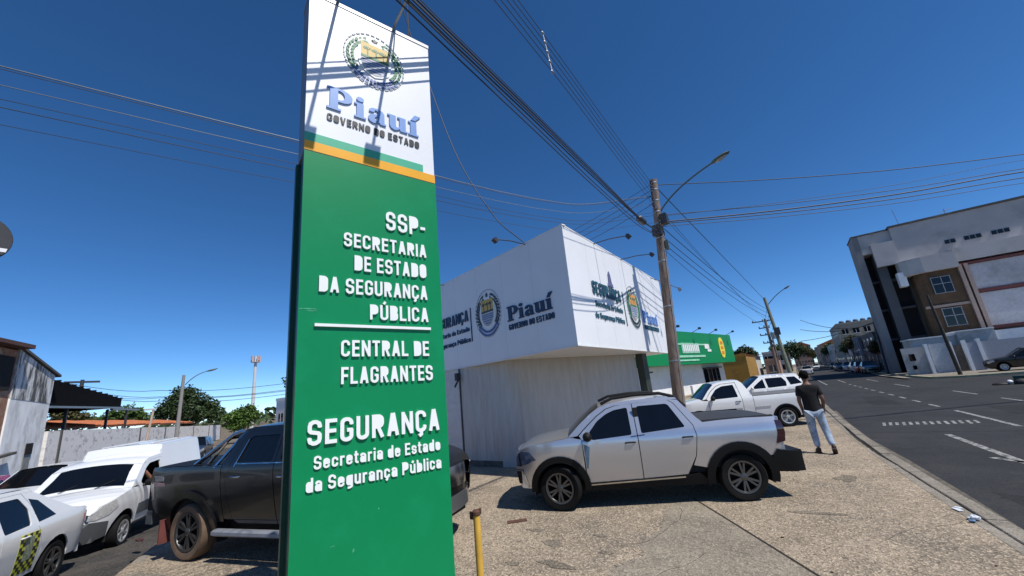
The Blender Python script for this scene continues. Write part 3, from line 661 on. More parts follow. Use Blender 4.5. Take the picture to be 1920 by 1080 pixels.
# ================================================================== vehicles
def paintm(name, c, metal=0.0, rough=.3, coat=.8): return mat(name, c, rough, metal, var=.02, scale=1.5, coat=coat)
SILVER = paintm('silver_paint', (.56, .57, .60), .74, .28, .9)
BLACKP = paintm('black_paint', (.006, .006, .007), 0, .3, .3)
WHITEP = paintm('white_car_paint', (.72, .73, .73), 0, .3, .6)
REDP = paintm('red_paint', (.35, .01, .012)); BLUEP = paintm('dark_blue_paint', (.04, .055, .085), .3); GREYP = paintm('grey_paint', (.16, .165, .17), .5)
CLAD = mat('black_plastic_cladding', (.008, .0085, .009), .6, var=.1, spec=.2, bump=.05, bscale=200)
GREYCLAD = mat('grey_plastic_bumper', (.085, .09, .095), .6, var=.06)
TYRE = mat('tyre_rubber', (.009, .009, .009), .85, var=.2, spec=.15); TYRED = mat('muddy_tyre', (.13, .085, .055), .95, var=.25, scale=8)
RIMD = mat('dark_alloy', (.11, .108, .105), .35, .75, var=.1); RIMS = mat('silver_alloy', (.50, .50, .50), .35, .6, var=.1)
LIGHTG = mat('headlamp_glass', (.60, .62, .64), .08, .35, var=.25, scale=30, coat=1); TAILR = mat('tail_lamp_red', (.20, .008, .008), .15, coat=1); CHROME = mat('chrome', (.60, .60, .60), .18, 1.0, var=.05)
UNDER = mat('underbody_black', (.008, .008, .008), .9)
PLATEW = mat('plate_white', (.6, .6, .6), .5)

def pip(p, poly):
    x, y = p; c = False; n = len(poly)
    for i in range(n):
        x1, y1 = poly[i]; x2, y2 = poly[i - 1]
        if (y1 > y) != (y2 > y) and x < (x2 - x1) * (y - y1) / (y2 - y1) + x1: c = not c
    return c
def dense(poly, step):
    out = []
    for a, b in zip(poly, poly[1:] + poly[:1]):
        L = math.dist(a, b); k = max(1, int(L / step))
        out += [(a[0] + (b[0] - a[0]) * i / k, a[1] + (b[1] - a[1]) * i / k) for i in range(k)]
    return out
def skin(outline, holes, fn, depth, step=.10, edge=.045):
    step = min(step, .10) * .75
    """triangulated patch of the surface fn(u, v) -> (point, inward direction), with a returned edge of the given depth"""
    holes = [roundc(h) for h in holes]; loops = [dense(outline, edge)] + [dense(h, edge) for h in holes]
    pts = []; ed = []
    for l in loops:
        k = len(pts); pts += l; ed += [(k + i, k + (i + 1) % len(l)) for i in range(len(l))]
    nb = len(pts); us = [p[0] for p in loops[0]]; vs = [p[1] for p in loops[0]]
    u = min(us) + step / 2
    while u < max(us):
        v = min(vs) + step / 2
        while v < max(vs):
            if pip((u, v), loops[0]) and not any(pip((u, v), h) for h in loops[1:]) and all(math.dist((u, v), q) > step * .35 for q in pts[:nb]): pts.append((u, v))
            v += step
        u += step
    V, _, F, _, _, _ = delaunay_2d_cdt([Vector(p) for p in pts], ed, [], 0, 1e-5)
    V = [tuple(p) for p in V]; B = MB(); P = [fn(*p)[0] for p in V]; keep = []
    for f in F:
        c = (sum(V[i][0] for i in f) / len(f), sum(V[i][1] for i in f) / len(f))
        if pip(c, loops[0]) and not any(pip(c, h) for h in loops[1:]): keep.append(tuple(f))
    # outward orientation
    f = max(keep, key=lambda f: (Vector(P[f[1]]) - Vector(P[f[0]])).cross(Vector(P[f[2]]) - Vector(P[f[0]])).length)
    nrm = (Vector(P[f[1]]) - Vector(P[f[0]])).cross(Vector(P[f[2]]) - Vector(P[f[0]]))
    inw = Vector(fn(*V[f[0]])[1])
    if nrm.dot(inw) > 0: keep = [g[::-1] for g in keep]
    B.add(P, keep)
    if depth:
        e = {}
        for g in keep:
            for a, b in zip(g, g[1:] + g[:1]): e[(a, b)] = 1
        for (a, b) in e:
            if (b, a) not in e:
                ia, ib = Vector(fn(*V[a])[1]) * depth, Vector(fn(*V[b])[1]) * depth
                B.add([P[a], P[b], Vector(P[b]) + ib, Vector(P[a]) + ia], [(0, 3, 2, 1)])
    return B
def roundc(poly, r=.035):
    out = []; n = len(poly)
    for i in range(n):
        p, q, w = Vector(poly[i - 1]), Vector(poly[i]), Vector(poly[(i + 1) % n]); a, b = p - q, w - q; k = min(r, a.length * .4, b.length * .4); A, B_ = q + a.normalized() * k, q + b.normalized() * k
        for t in (0, .33, .67, 1): v = A * (1 - t) ** 2 + q * 2 * t * (1 - t) + B_ * t * t; out.append((v.x, v.y))
    return out
def inset(poly, d):
    """shrink a simple polygon by d"""
    n = len(poly); ar = sum(poly[i - 1][0] * poly[i][1] - poly[i][0] * poly[i - 1][1] for i in range(n)); s = 1 if ar > 0 else -1; out = []
    for i in range(n):
        p, q, r = Vector(poly[i - 1]), Vector(poly[i]), Vector(poly[(i + 1) % n])
        a, b = (q - p), (r - q)
        if a.length < 1e-6 or b.length < 1e-6: out.append(tuple(q)); continue
        a.normalize(); b.normalize(); na, nb = Vector((-a.y, a.x)) * s, Vector((-b.y, b.x)) * s
        m = na + nb
        if m.length < .3: m = na
        m.normalize(); k = d / max(.45, m.dot(na)); out.append((q.x + m.x * k, q.y + m.y * k))
    return out

class Car:
    """a vehicle in its own frame: x forward from the rear axle, y to its left, z up"""
    def __init__(s, name, label, cat, loc, heading, W=1.8, belt=1.0, tumble=.36, xf=3.6, xr=-.9, fr=.55, rr=.5, fa=.16, ra=.10, group=None, roll=0, pitch=0):
        s.root = thing(name, label, cat, loc, heading, group, tilt=(roll, pitch, heading)); s.W = W / 2; s.belt = belt; s.tumble = tumble; s.xf = xf; s.xr = xr; s.fr = fr; s.rr = rr; s.fa = fa; s.ra = ra
    def hw(s, x, z):
        w = s.W
        if x > s.xf - s.fr: w *= 1 - s.fa * ((x - s.xf + s.fr) / s.fr) ** 2.2
        if x < s.xr + s.rr: w *= 1 - s.ra * ((s.xr + s.rr - x) / s.rr) ** 2.2
        if z > s.belt: w -= s.tumble * (z - s.belt) + .012
        else: w -= .055 * ((s.belt - z) / .55) ** 2 * (1 if z < s.belt - .28 else .6) + .012 * max(0, 1 - abs(z - s.belt) / .05)
        return w
    def side(s, sg, off=0.0):
        return lambda x, z: (Vector((x, sg * (s.hw(x, z) + off), z)), Vector((0, -sg, 0)))
    def both(s, name, outline, m, holes=(), off=0.0, depth=.03, gap=0.0, step=.10, label=None, smooth=True):
        r = []
        for sg in (1, -1): r.append(s.one(name, sg, outline, m, holes, off, depth, gap, step, smooth))
        return r
    def one(s, name, sg, outline, m, holes=(), off=0.0, depth=.03, gap=0.0, step=.10, smooth=True, parent=None):
        o = inset(outline, gap) if gap else list(outline)
        return skin(o, holes, s.side(sg, off), depth + max(0, off), step).build(name, m, parent or s.root, smooth=smooth, world=False, ang=40)
    def deck(s, name, prof, m, crown=.03, n=12, xin=0.0, off=0.0, parent=None, y0=-1, y1=1, ex=0.0):
        """surface across the car following the (x, z) profile; y0..y1 as fractions of the half width"""
        B = MB(); pr = prof if len(prof) > 12 else dense2(prof, .12); vs = []
        for i, (x, z) in enumerate(pr):
            w = s.hw(x, z) - xin + ex
            for k in range(n + 1):
                t = y0 + (y1 - y0) * k / n; vs.append(Vector((x, w * t, z + crown * (1 - t * t) ** .8 if abs(t) < 1 else z)) + Vector((0, 0, off)))
        fs = []
        for i in range(len(pr) - 1):
            for k in range(n): fs.append((i * (n + 1) + k, i * (n + 1) + k + 1, (i + 1) * (n + 1) + k + 1, (i + 1) * (n + 1) + k))
        # upward
        a, b, c = vs[fs[0][0]], vs[fs[0][1]], vs[fs[0][2]]
        nr = (b - a).cross(c - b)
        d = Vector((pr[-1][0] - pr[0][0], 0, pr[-1][1] - pr[0][1])); upn = Vector((-d.z, 0, d.x)) * (1 if d.x > 0 else -1)
        if upn.length < 1e-6: upn = Vector((0, 0, 1))
        if nr.dot(upn) < 0: fs = [f[::-1] for f in fs]
        return B.add(vs, fs).build(name, m, parent or s.root, smooth=True, world=False, ang=50)
    def end(s, name, outline, m, fx, off=0.0, depth=.03, sgn=1, holes=(), step=.12, parent=None, gap=0):
        """front (sgn 1) or rear (sgn -1) patch, outline in (y, z), surface x = fx(y, z)"""
        o = inset(outline, gap) if gap else outline
        f = lambda y, z: (Vector((fx(y, z) + sgn * off, y, z)), Vector((-sgn, 0, 0)))
        return skin(o, holes, f, depth + max(0, off), step).build(name, m, parent or s.root, smooth=True, world=False, ang=60)
    def wheel(s, x, sg, r=.34, w=.22, spokes=5, tyre=TYRE, rim=RIMD, steer=0.0, y=None, style='split'):
        yc = (y if y is not None else s.W - w / 2 - .03) * sg
        o = MB(); R = Matrix.Rotation(steer, 3, 'Z'); c = Vector((x, yc, r)); ri = r * .68
        def ad(prof, m, name, seg, par):
            B = MB(); B.lathe([(p, h * sg) for p, h in prof], c, 'Y', seg, R=R)
            if sg < 0: pass
            return B.build(name, m, par, smooth=True, world=False, ang=45)
        h = w / 2
        ty = ad([(ri - .01, -h * .8), (ri + .02, -h * .95), (r * .93, -h), (r * .985, -h * .8), (r, -h * .4), (r, h * .4), (r * .985, h * .8), (r * .93, h), (ri + .03, h * .97), (ri, h * .88), (ri - .012, h * .7)][::1], tyre, 'wheel', 32, s.root)
        B = MB(); B.lathe([(p, q * sg) for p, q in [(ri - .005, h * .92), (ri - .03, h * .80), (ri - .035, -h * .6), (.02, -h * .6)]], c, 'Y', 28, R=R)
        B.build('rim_barrel', rim if rim is RIMS else UNDER, ty, smooth=True, world=False)
        B = MB(); Z = Vector((0, 0, 0))
        def pt(rad, ang, yy): return c + R @ Vector((rad * cos(ang), sg * yy, rad * sin(ang)))
        B.lathe([(p, q * sg) for p, q in [(ri + .002, h * .90), (ri + .004, h * .96), (ri - .022, h * .93), (ri - .03, h * .8)]], c, 'Y', 28, R=R)
        for k in range(spokes):
            a = 2 * pi * k / spokes + pi / 2
            subs = ((-.10, .055), (.10, .055)) if style == 'split' else ((0, .16),)
            for (da, wd) in subs:
                p = [pt(.045, a + da * 1.5 - .35, h * .82), pt(.045, a + da * 1.5 + .35, h * .82), pt(ri - .02, a + da * 1.6 + wd * 1.3, h * .90), pt(ri - .02, a + da * 1.6 - wd * 1.3, h * .90)]
                q = [pt(.045, a + da * 1.5 - .35, h * .55), pt(.045, a + da * 1.5 + .35, h * .55), pt(ri - .02, a + da * 1.6 + wd * 1.3, h * .55), pt(ri - .02, a + da * 1.6 - wd * 1.3, h * .55)]
                B.add(p + q, [(0, 1, 2, 3), (3, 2, 1, 0), (0, 3, 7, 4), (1, 5, 6, 2), (0, 4, 5, 1)])
        B.lathe([(.001, h * .93 * sg), (.035, h * .92 * sg), (.055, h * .84 * sg), (.06, h * .6 * sg)], c, 'Y', 14, R=R)
        B.build('rim', rim, ty, smooth=True, world=False, ang=30)
        return ty
    def liners(s, arches, depth=.34):
        for x, z, r in arches:
            for sg in (1, -1):
                B = MB(); y1 = s.hw(x, z) - .012; y0 = s.W - depth; n = 14; vs = []
                for i in range(n + 1):
                    t = pi * i / n - 0.0; 
                    for yy in (y0, y1): vs.append(Vector((x + r * cos(t), sg * yy, z + r * sin(t))))
                fs = [(2 * i, 2 * i + 1, 2 * i + 3, 2 * i + 2) for i in range(n)]
                fs += [tuple(2 * i for i in range(n + 1))]
                vs2 = [Vector((x + r, sg * y0, z)), Vector((x + r, sg * y1, z)), Vector((x + r, sg * y1, .22)), Vector((x + r, sg * y0, .22)), Vector((x - r, sg * y0, z)), Vector((x - r, sg * y1, z)), Vector((x - r, sg * y1, .22)), Vector((x - r, sg * y0, .22)), ]
                B.add(vs, fs); B.add(vs2, [(0, 1, 2, 3), (4, 5, 6, 7), (4, 0, 3, 7)]); B.build('wheel_well', UNDER, s.root, world=False)
    def floor(s, x0, x1, z0=.24, z1=.5):
        B = MB(); w = s.W - .36; B.bb((x0, -w, z0), (x1, w, z1)); B.build('underbody', UNDER, s.root, world=False)
    def core(s, x0, x1, z0, z1, win=.10, w1=None):
        B = MB(); w = w1 or (s.W - win); B.bb((x0, -w, z0), (x1, w, z1)); B.build('interior', UNDER, s.root, world=False)
    def flare(s, x, z, r0, r1, m, off=.02, a0=-12, a1=192, name='wheel_arch_trim', r1b=None):
        out = arc(x, z, r1, a0, a1, 18, r1b); inn = arc(x, z, r0, a1, a0, 18)
        s.both(name, out + inn, m, off=off, depth=.05, step=.2)
    def mirror(s, x, z, m, sg=(1, -1)):
        for g in sg:
            B = MB(); y = s.hw(x, z) + .13; B.ell((x, g * y, z), (.075, .11, .075), 14, 8); B.box((x + .02, g * (y - .1), z - .05), (.05, .12, .03)); B.build('mirror', m, s.root, smooth=True, world=False)
    def handle(s, x, z, m, L=.16):
        for g in (1, -1):
            B = MB(); y = s.hw(x, z); B.tube([(x - L / 2, g * (y - .005), z), (x - L / 2 + .03, g * (y + .022), z + .004), (x + L / 2 - .03, g * (y + .022), z + .004), (x + L / 2, g * (y - .005), z)], .013, 6); B.build('door_handle', m, s.root, smooth=True, world=False)
def dense2(pr, step):
    out = []
    for a, b in zip(pr[:-1], pr[1:]):
        k = max(1, int(math.dist(a, b) / step)); out += [(a[0] + (b[0] - a[0]) * i / k, a[1] + (b[1] - a[1]) * i / k) for i in range(k)]
    return out + [pr[-1]]
def smoothp(pr, it=2):
    """Chaikin smoothing of an open profile"""
    for _ in range(it):
        o = [pr[0]]
        for a, b in zip(pr[:-1], pr[1:]):
            o += [(a[0] * .75 + b[0] * .25, a[1] * .75 + b[1] * .25), (a[0] * .25 + b[0] * .75, a[1] * .25 + b[1] * .75)]
        pr = o + [pr[-1]]
    return pr
def head(ax, ay): return atan2(ay, ax)

# ---------------------------------------------------------------- silver double-cab pickup
def silver_pickup():
    hd = head(.905, .425) + pi      # nose points away from the road
    hx, hy = cos(hd), sin(hd)
    # rear near-side (its left side) wheel touches the ground at about (-1.08, 7.53)
    # left of the heading is the camera side
    rc = Vector((-1.08, 7.53, 0)) - Vector((-hy, hx, 0)) * .79
    c = Car('silver_pickup', 'silver double-cab pickup truck with black wheel arches parked on the forecourt', 'pickup truck', rc, hd, W=1.82, belt=1.07, tumble=.40, xf=3.58, xr=-.72, fr=.7, rr=.3, fa=.22, ra=.05)
    # side panels
    fa_ = arc(2.83, .34, .44, 0, 180, 14)
    fender = [(3.28, .36), (3.48, .34), (3.56, .44), (3.58, .66), (3.555, .86), (3.46, .97), (3.28, 1.03), (3.0, 1.07), (2.72, 1.10), (2.60, 1.12), (2.40, 1.075), (2.39, .38)]
    fender = [(3.27, .36)] + fender[1:] + fa_[::-1][:]  # arch traced back to the front
    fender = [(3.48, .34), (3.56, .44), (3.58, .66), (3.555, .86), (3.46, .97), (3.28, 1.03), (3.0, 1.07), (2.72, 1.10), (2.60, 1.12), (2.40, 1.075), (2.39, .40)] + fa_[::-1]
    c.both('front_fender', fender, SILVER, gap=.003, depth=.02)
    win1 = [(1.575, 1.085), (2.22, 1.05), (2.30, 1.12), (2.26, 1.17), (2.11, 1.33), (1.95, 1.43), (1.80, 1.485), (1.575, 1.51)]
    door1 = [(1.49, .40), (2.38, .39), (2.385, .75), (2.40, 1.07), (2.44, 1.13), (2.28, 1.27), (2.10, 1.41), (1.93, 1.51), (1.78, 1.55), (1.49, 1.575)]
    c.both('front_door', door1, SILVER, holes=[win1], gap=.004, depth=.03)
    win2 = [(.72, 1.14), (1.42, 1.095), (1.42, 1.515), (.94, 1.515), (.90, 1.49)]
    door2 = [(.80, .43), (1.485, .40), (1.485, 1.575), (.90, 1.575), (.82, 1.52), (.60, 1.16), (.58, 1.0), (.64, .70)]
    c.both('rear_door', door2, SILVER, holes=[win2], gap=.004, depth=.03)
    for w_ in (win1, win2): c.both('side_window', inset(w_, -.012), GLASS, off=-.012, depth=.004)
    c.both('window_seal', [(1.37, 1.07), (1.60, 1.055), (1.60, 1.065), (1.37, 1.08)], CLAD, off=.004, depth=.005)
    qa = arc(0, .34, .45, 180, 0, 16)
    quarter = [(-.62, .64), (-.64, 1.0), (-.64, 1.19), (-.2, 1.205), (.2, 1.20), (.44, 1.19), (.52, 1.27), (.74, 1.565), (.90, 1.575), (.82, 1.52), (.60, 1.16), (.58, 1.0), (.64, .70), (.79, .43), (.62, .42)] 
    quarter = [(-.62, .64), (-.64, 1.0), (-.64, 1.19), (-.2, 1.205), (.2, 1.20), (.44, 1.19), (.52, 1.27), (.74, 1.565), (.895, 1.575), (.815, 1.52), (.595, 1.16), (.575, 1.0), (.635, .70), (.70, .56), (.45, .50)] + arc(0, .34, .45, 20, 140, 12)
    c.both('bed_side', quarter, SILVER, gap=.002, depth=.02)
    c.both('roof_rail_panel', [(.74, 1.575), (1.78, 1.555), (1.94, 1.515), (2.11, 1.415), (2.29, 1.275), (2.46, 1.13), (2.62, 1.12), (2.40, 1.31), (2.20, 1.46), (2.05, 1.545), (1.85, 1.60), (1.5, 1.62), (.95, 1.62), (.76, 1.60)], SILVER, depth=.02)
    roofp = smoothp([(.76, 1.60), (.95, 1.62), (1.5, 1.62), (1.85, 1.60), (2.05, 1.545)])
    c.deck('roof', roofp, SILVER, crown=.045)
    c.deck('windscreen', [(2.05, 1.55), (2.20, 1.465), (2.40, 1.315), (2.62, 1.125)], GLASS, crown=.05, xin=.03, off=-.004)
    c.deck('bonnet', smoothp([(2.62, 1.12), (2.72, 1.10), (3.0, 1.07), (3.28, 1.03), (3.46, .97), (3.555, .88)]), SILVER, crown=.05)
    c.deck('cab_back', [(.44, 1.19), (.60, 1.38), (.76, 1.60)], GLASS, crown=.0, xin=.10)
    c.deck('bed_cover', [(-.62, 1.195), (-.2, 1.21), (.2, 1.205), (.47, 1.20)], mat('bed_cover_black', (.03, .03, .032), .6, var=.15), crown=.02, xin=.05)
    c.both('bed_rail', [(-.64, 1.19), (.44, 1.19), (.46, 1.215), (-.63, 1.215)], CLAD, off=-.02, depth=.05)
    # roof rails, sill, cladding
    for g in (1, -1):
        B = MB(); yy = lambda x, z: g * (c.hw(x, z) - .05)
        B.tube([(2.0, yy(2.0, 1.57), 1.60), (1.8, yy(1.8, 1.62), 1.675), (1.4, yy(1.4, 1.64), 1.70), (1.0, yy(1, 1.62), 1.69), (.78, yy(.8, 1.6), 1.62), (.62, yy(.6, 1.5), 1.44)], .026, 8); B.build('roof_rail', CLAD, c.root, smooth=True, world=False)
    c.both('sill_cladding', [(.45, .27), (2.36, .27), (2.36, .385), (.79, .42), (.62, .44)], CLAD, off=.015, depth=.06)
    c.both('sill_strip', [(.85, .385), (2.33, .352), (2.33, .372), (.85, .407)], CHROME, off=.024, depth=.01)
    c.flare(2.83, .34, .40, .50, CLAD, .03, a0=-6, a1=188)
    c.flare(0, .34, .41, .53, CLAD, .03, a0=-10, a1=192)
    # rear bumper block and lamp
    rb = [(-.42, .56), (-.40, .40), (-.80, .37), (-.88, .42), (-.90, .66), (-.62, .70), (-.55, .72)]
    c.xr = -.92; c.rr = .2
    c.both('rear_bumper_side', rb, CLAD, off=.02, depth=.12)
    B = MB(); B.bb((-.90, -.84, .38), (-.64, .84, .68)); B.build('rear_bumper', CLAD, c.root, world=False)
    c.xr = -.72; c.rr = .3
    c.both('tail_lamp', [(-.56, .80), (-.70, .82), (-.73, .95), (-.71, 1.12), (-.62, 1.14), (-.61, .95)], mat('smoked_lamp', (.03, .008, .008), .12, coat=1), off=.006, depth=.06)
    B = MB(); B.bb((-.70, -.80, .66), (-.62, .80, 1.18)); B.build('tailgate', SILVER, c.root, world=False)
    # nose
    fx = lambda y, z: 3.60 - .17 * (abs(y) / .85) ** 2.4 - .10 * max(0, (z - .78)) ** 1.2 - .05 * max(0, .45 - z)
    c.end('front_panel', [(-.74, .36), (.74, .36), (.74, .62), (.72, .88), (.60, .94), (-.60, .94), (-.72, .88), (-.74, .62)], SILVER, fx, depth=.1)
    c.end('grille', [(-.45, .70), (.45, .70), (.48, .86), (-.48, .86)], CLAD, fx, off=.01)
    c.end('lower_intake', [(-.5, .38), (.5, .38), (.55, .56), (-.55, .56)], CLAD, fx, off=.01)
    c.both('headlamp', [(3.20, .80), (3.36, .74), (3.50, .70), (3.565, .70), (3.555, .85), (3.45, .945), (3.30, .93)], mat('headlamp_dark', (.10, .14, .22), .1, .3, coat=1, var=.4, scale=12), off=.006, depth=.02)
    c.both('headlamp_edge', [(3.47, .70), (3.50, .70), (3.51, .91), (3.49, .92)], CLAD, off=.012, depth=.02)
    c.both('fog_lamp_surround', [(3.40, .42), (3.55, .42), (3.575, .62), (3.47, .62)], CLAD, off=.006, depth=.02)
    c.both('bumper_chrome', [(3.38, .40), (3.41, .40), (3.46, .63), (3.575, .635), (3.575, .655), (3.44, .655)], CHROME, off=.012, depth=.02)
    c.both('side_reflection_patch', [(2.28, .95), (2.34, .62), (2.37, .62), (2.375, 1.0)], mat('painted_blue_reflection', (.12, .22, .34), .2, .4), off=.004, depth=.006)  # blue reflection by the door's front edge, painted on as a patch
    c.mirror(2.30, 1.12, CLAD); c.handle(1.62, .97, CLAD); c.handle(.72, .99, CLAD)
    B = MB()
    for g in (1, -1): B.bb((1.42, g * (c.hw(1.45, 1.3) - .02), 1.1), (1.5, g * (c.hw(1.45, 1.3) - .04), 1.5))
    B.build('pillar_liner', UNDER, c.root, world=False)
    c.core(.5, 2.55, .45, 1.05); c.core(-.6, .5, .5, 1.15); c.core(2.5, 3.35, .5, .9, .4)
    c.floor(-.6, 3.3); c.liners([(2.83, .34, .44), (0, .34, .45)])
    for g in (1, -1):
        c.wheel(0, g, .345, .225, 6, rim=RIMD, style='split'); c.wheel(2.83, g, .345, .225, 6, rim=RIMD, style='split', steer=radians(-14))
    return c

# ---------------------------------------------------------------- black double-cab pickup
def black_pickup():
    hd = radians(14); hx, hy = cos(hd), sin(hd)
    # right-hand side faces the camera
    rc = Vector((-8.02, 2.64, 0)) + Vector((-hy, hx, 0)) * .86
    c = Car('black_pickup', 'large black double-cab pickup with muddy tyres parked behind the totem sign', 'pickup truck', rc, hd, W=1.92, belt=1.30, tumble=.36, xf=3.98, xr=-1.05, fr=.8, rr=.4, fa=.22, ra=.06)
    fa_ = arc(3.22, .40, .48, 0, 180, 14)
    c.both('front_fender', [(3.84, .45), (3.96, .6), (3.96, .95), (3.84, 1.08), (3.5, 1.16), (2.85, 1.28), (2.74, 1.30), (2.70, .50)] + fa_[::-1], BLACKP, gap=.003, depth=.02)
    win1 = [(1.85, 1.33), (2.65, 1.31), (2.50, 1.42), (2.30, 1.58), (2.1, 1.66), (1.85, 1.68)]
    c.both('front_door', [(1.76, .50), (2.70, .50), (2.73, 1.27), (2.80, 1.32), (2.55, 1.48), (2.32, 1.67), (2.12, 1.74), (1.76, 1.75)], BLACKP, holes=[win1], gap=.004)
    win2 = [(.98, 1.34), (1.70, 1.33), (1.70, 1.68), (1.16, 1.68), (1.08, 1.62)]
    c.both('rear_door', [(.88, .56), (.98, .50), (1.755, .50), (1.755, 1.75), (1.08, 1.75), (.98, 1.66), (.87, 1.34), (.78, 1.05)], BLACKP, holes=[win2], gap=.004)
    for w_ in (win1, win2): c.both('side_window', inset(w_, -.012), GLASS, off=-.012, depth=.004)
    c.both('window_chrome', [(.95, 1.325), (.95, 1.312), (2.66, 1.295), (2.66, 1.308)], CHROME, off=.006, depth=.01)
    c.both('window_chrome_rear', [(.95, 1.28), (1.08, 1.64), (1.095, 1.64), (.975, 1.28)], CHROME, off=.006, depth=.01)
    c.both('pillar_chrome', [(.55, 1.28), (.92, 1.70), (1.0, 1.76), (.94, 1.76), (.86, 1.70), (.50, 1.28)], CHROME, off=.0, depth=.03)
    c.both('cab_pillar', [(.78, 1.05), (.87, 1.34), (.98, 1.66), (1.08, 1.75), (2.12, 1.745), (2.33, 1.68), (2.56, 1.49), (2.80, 1.33), (2.88, 1.33), (2.62, 1.53), (2.38, 1.74), (2.15, 1.805), (1.1, 1.81), (.95, 1.78), (.84, 1.66), (.70, 1.32), (.70, .56), (.88, .56)], BLACKP, depth=.02)
    qa = arc(0, .40, .49, 0, 180, 16)
    c.both('bed_side', [(-.97, .62), (-1.0, .9), (-.95, 1.31), (.69, 1.31), (.69, .52), (.52, .50)] + qa, BLACKP, gap=.003, depth=.02)
    c.flare(0, .40, .46, .56, BLACKP, .045, a0=-4, a1=184); c.flare(3.22, .40, .46, .56, BLACKP, .045, a0=-4, a1=184)
    c.deck('roof', smoothp([(.95, 1.78), (1.1, 1.81), (2.15, 1.805), (2.38, 1.74)]), BLACKP, crown=.04)
    c.deck('windscreen', [(2.38, 1.74), (2.62, 1.55), (2.88, 1.33)], GLASS, crown=.05, xin=.03)
    c.deck('bonnet', smoothp([(2.88, 1.31), (3.5, 1.20), (3.82, 1.10), (3.95, .98)]), BLACKP, crown=.05)
    c.deck('rear_window', [(.70, 1.32), (.84, 1.66), (.95, 1.78)], GLASS, xin=.1, crown=0)
    c.deck('tonneau_cover', [(-.93, 1.31), (.68, 1.312)], CLAD, crown=.02, xin=.06)
    for g in (1, -1):   # sports bar
        B = MB(); y = g * .78; B.tube([(-.15, y, 1.31), (.25, y * .97, 1.52), (.62, y * .93, 1.72), (.80, y * .92, 1.76)], .035, 8); B.tube([(.15, y, 1.31), (.48, y * .95, 1.62)], .022, 6); B.build('sports_bar', CHROME if g < 0 else CLAD, c.root, smooth=True, world=False)
    B = MB(); B.tube([(.55, -.74, 1.68), (.55, .74, 1.68)], .03, 8); B.build('sports_bar_crossmember', CLAD, c.root, smooth=True, world=False)
    for g in (1, -1):
        B = MB(); y = g * .93; B.prism([(-.0, .36), (.02, .42), (.05, .44), (.11, .44), (.15, .42), (.15, .38), (.1, .35)], (.62, y - g * .10, 0), (0, g, 0), (0, 0, 1), (1, 0, 0), 1.98); B.build('side_step', mat('side_step_grey', (.34, .36, .40), .45, .5), c.root, world=False)
        B = MB(); B.box((-.58, g * .86, .38), (.025, .20, .34)); B.build('mud_flap', mat('mud_flap_red', (.14, .04, .035), .8, var=.2), c.root, world=False)
    c.both('bed_sticker', [(-.85, 1.12), (-.60, 1.11), (-.60, 1.18), (-.88, 1.19)], mat('sticker_grey', (.20, .19, .19), .5, var=.4, scale=30), off=.003, depth=.003)
    c.both('bed_sticker', [(-.86, 1.03), (-.58, 1.03), (-.58, 1.08), (-.83, 1.09)], mat('sticker_pink', (.30, .18, .18), .5, var=.4, scale=30), off=.003, depth=.003)
    c.both('tail_lamp', [(-.98, .80), (-.86, .84), (-.84, 1.16), (-.95, 1.20), (-1.0, .95)], mat('smoked_lamp', (.03, .008, .008), .12, coat=1), off=.004, depth=.02)
    B = MB(); B.bb((-1.02, -.84, .62), (-.95, .84, 1.30)); B.build('tailgate', BLACKP, c.root, world=False)
    B = MB(); B.bb((-1.12, -.86, .46), (-.97, .86, .66)); B.build('rear_bumper', GREYP, c.root, world=False)
    fx = lambda y, z: 4.02 - .24 * (abs(y) / .9) ** 2.6 - .12 * max(0, z - .85)
    c.end('front_panel', [(-.84, .45), (.84, .45), (.84, .9), (.78, 1.04), (-.78, 1.04), (-.84, .9)], BLACKP, fx, depth=.12)
    c.end('grille', [(-.50, .72), (.50, .72), (.54, 1.0), (-.54, 1.0)], CHROME, fx, off=.015)
    c.end('lower_bumper', [(-.80, .42), (.80, .42), (.78, .62), (-.78, .62)], GREYP, fx, off=.02)
    c.both('headlamp', [(3.50, .92), (3.68, .82), (3.93, .80), (3.95, .97), (3.82, 1.05), (3.60, 1.07)], LIGHTG, off=.008, depth=.02)
    c.both('fog_lamp', [(3.74, .55), (3.88, .55), (3.9, .66), (3.76, .66)], LIGHTG, off=.006, depth=.02)
    c.mirror(2.62, 1.32, BLACKP); c.handle(1.92, 1.13, CHROME, .2); c.handle(1.0, 1.14, CHROME, .2)
    c.core(.75, 2.8, .55, 1.22); c.core(-1.1, .7, .6, 1.2); c.core(2.75, 3.9, .6, 1.0, .42)
    c.floor(-1.0, 3.9, .32, .6); c.liners([(3.22, .40, .48), (0, .40, .49)])
    for g in (1, -1): c.wheel(0, g, .385, .25, 6, tyre=TYRED, rim=RIMD); c.wheel(3.22, g, .385, .25, 6, tyre=TYRED, rim=RIMD)
    return c

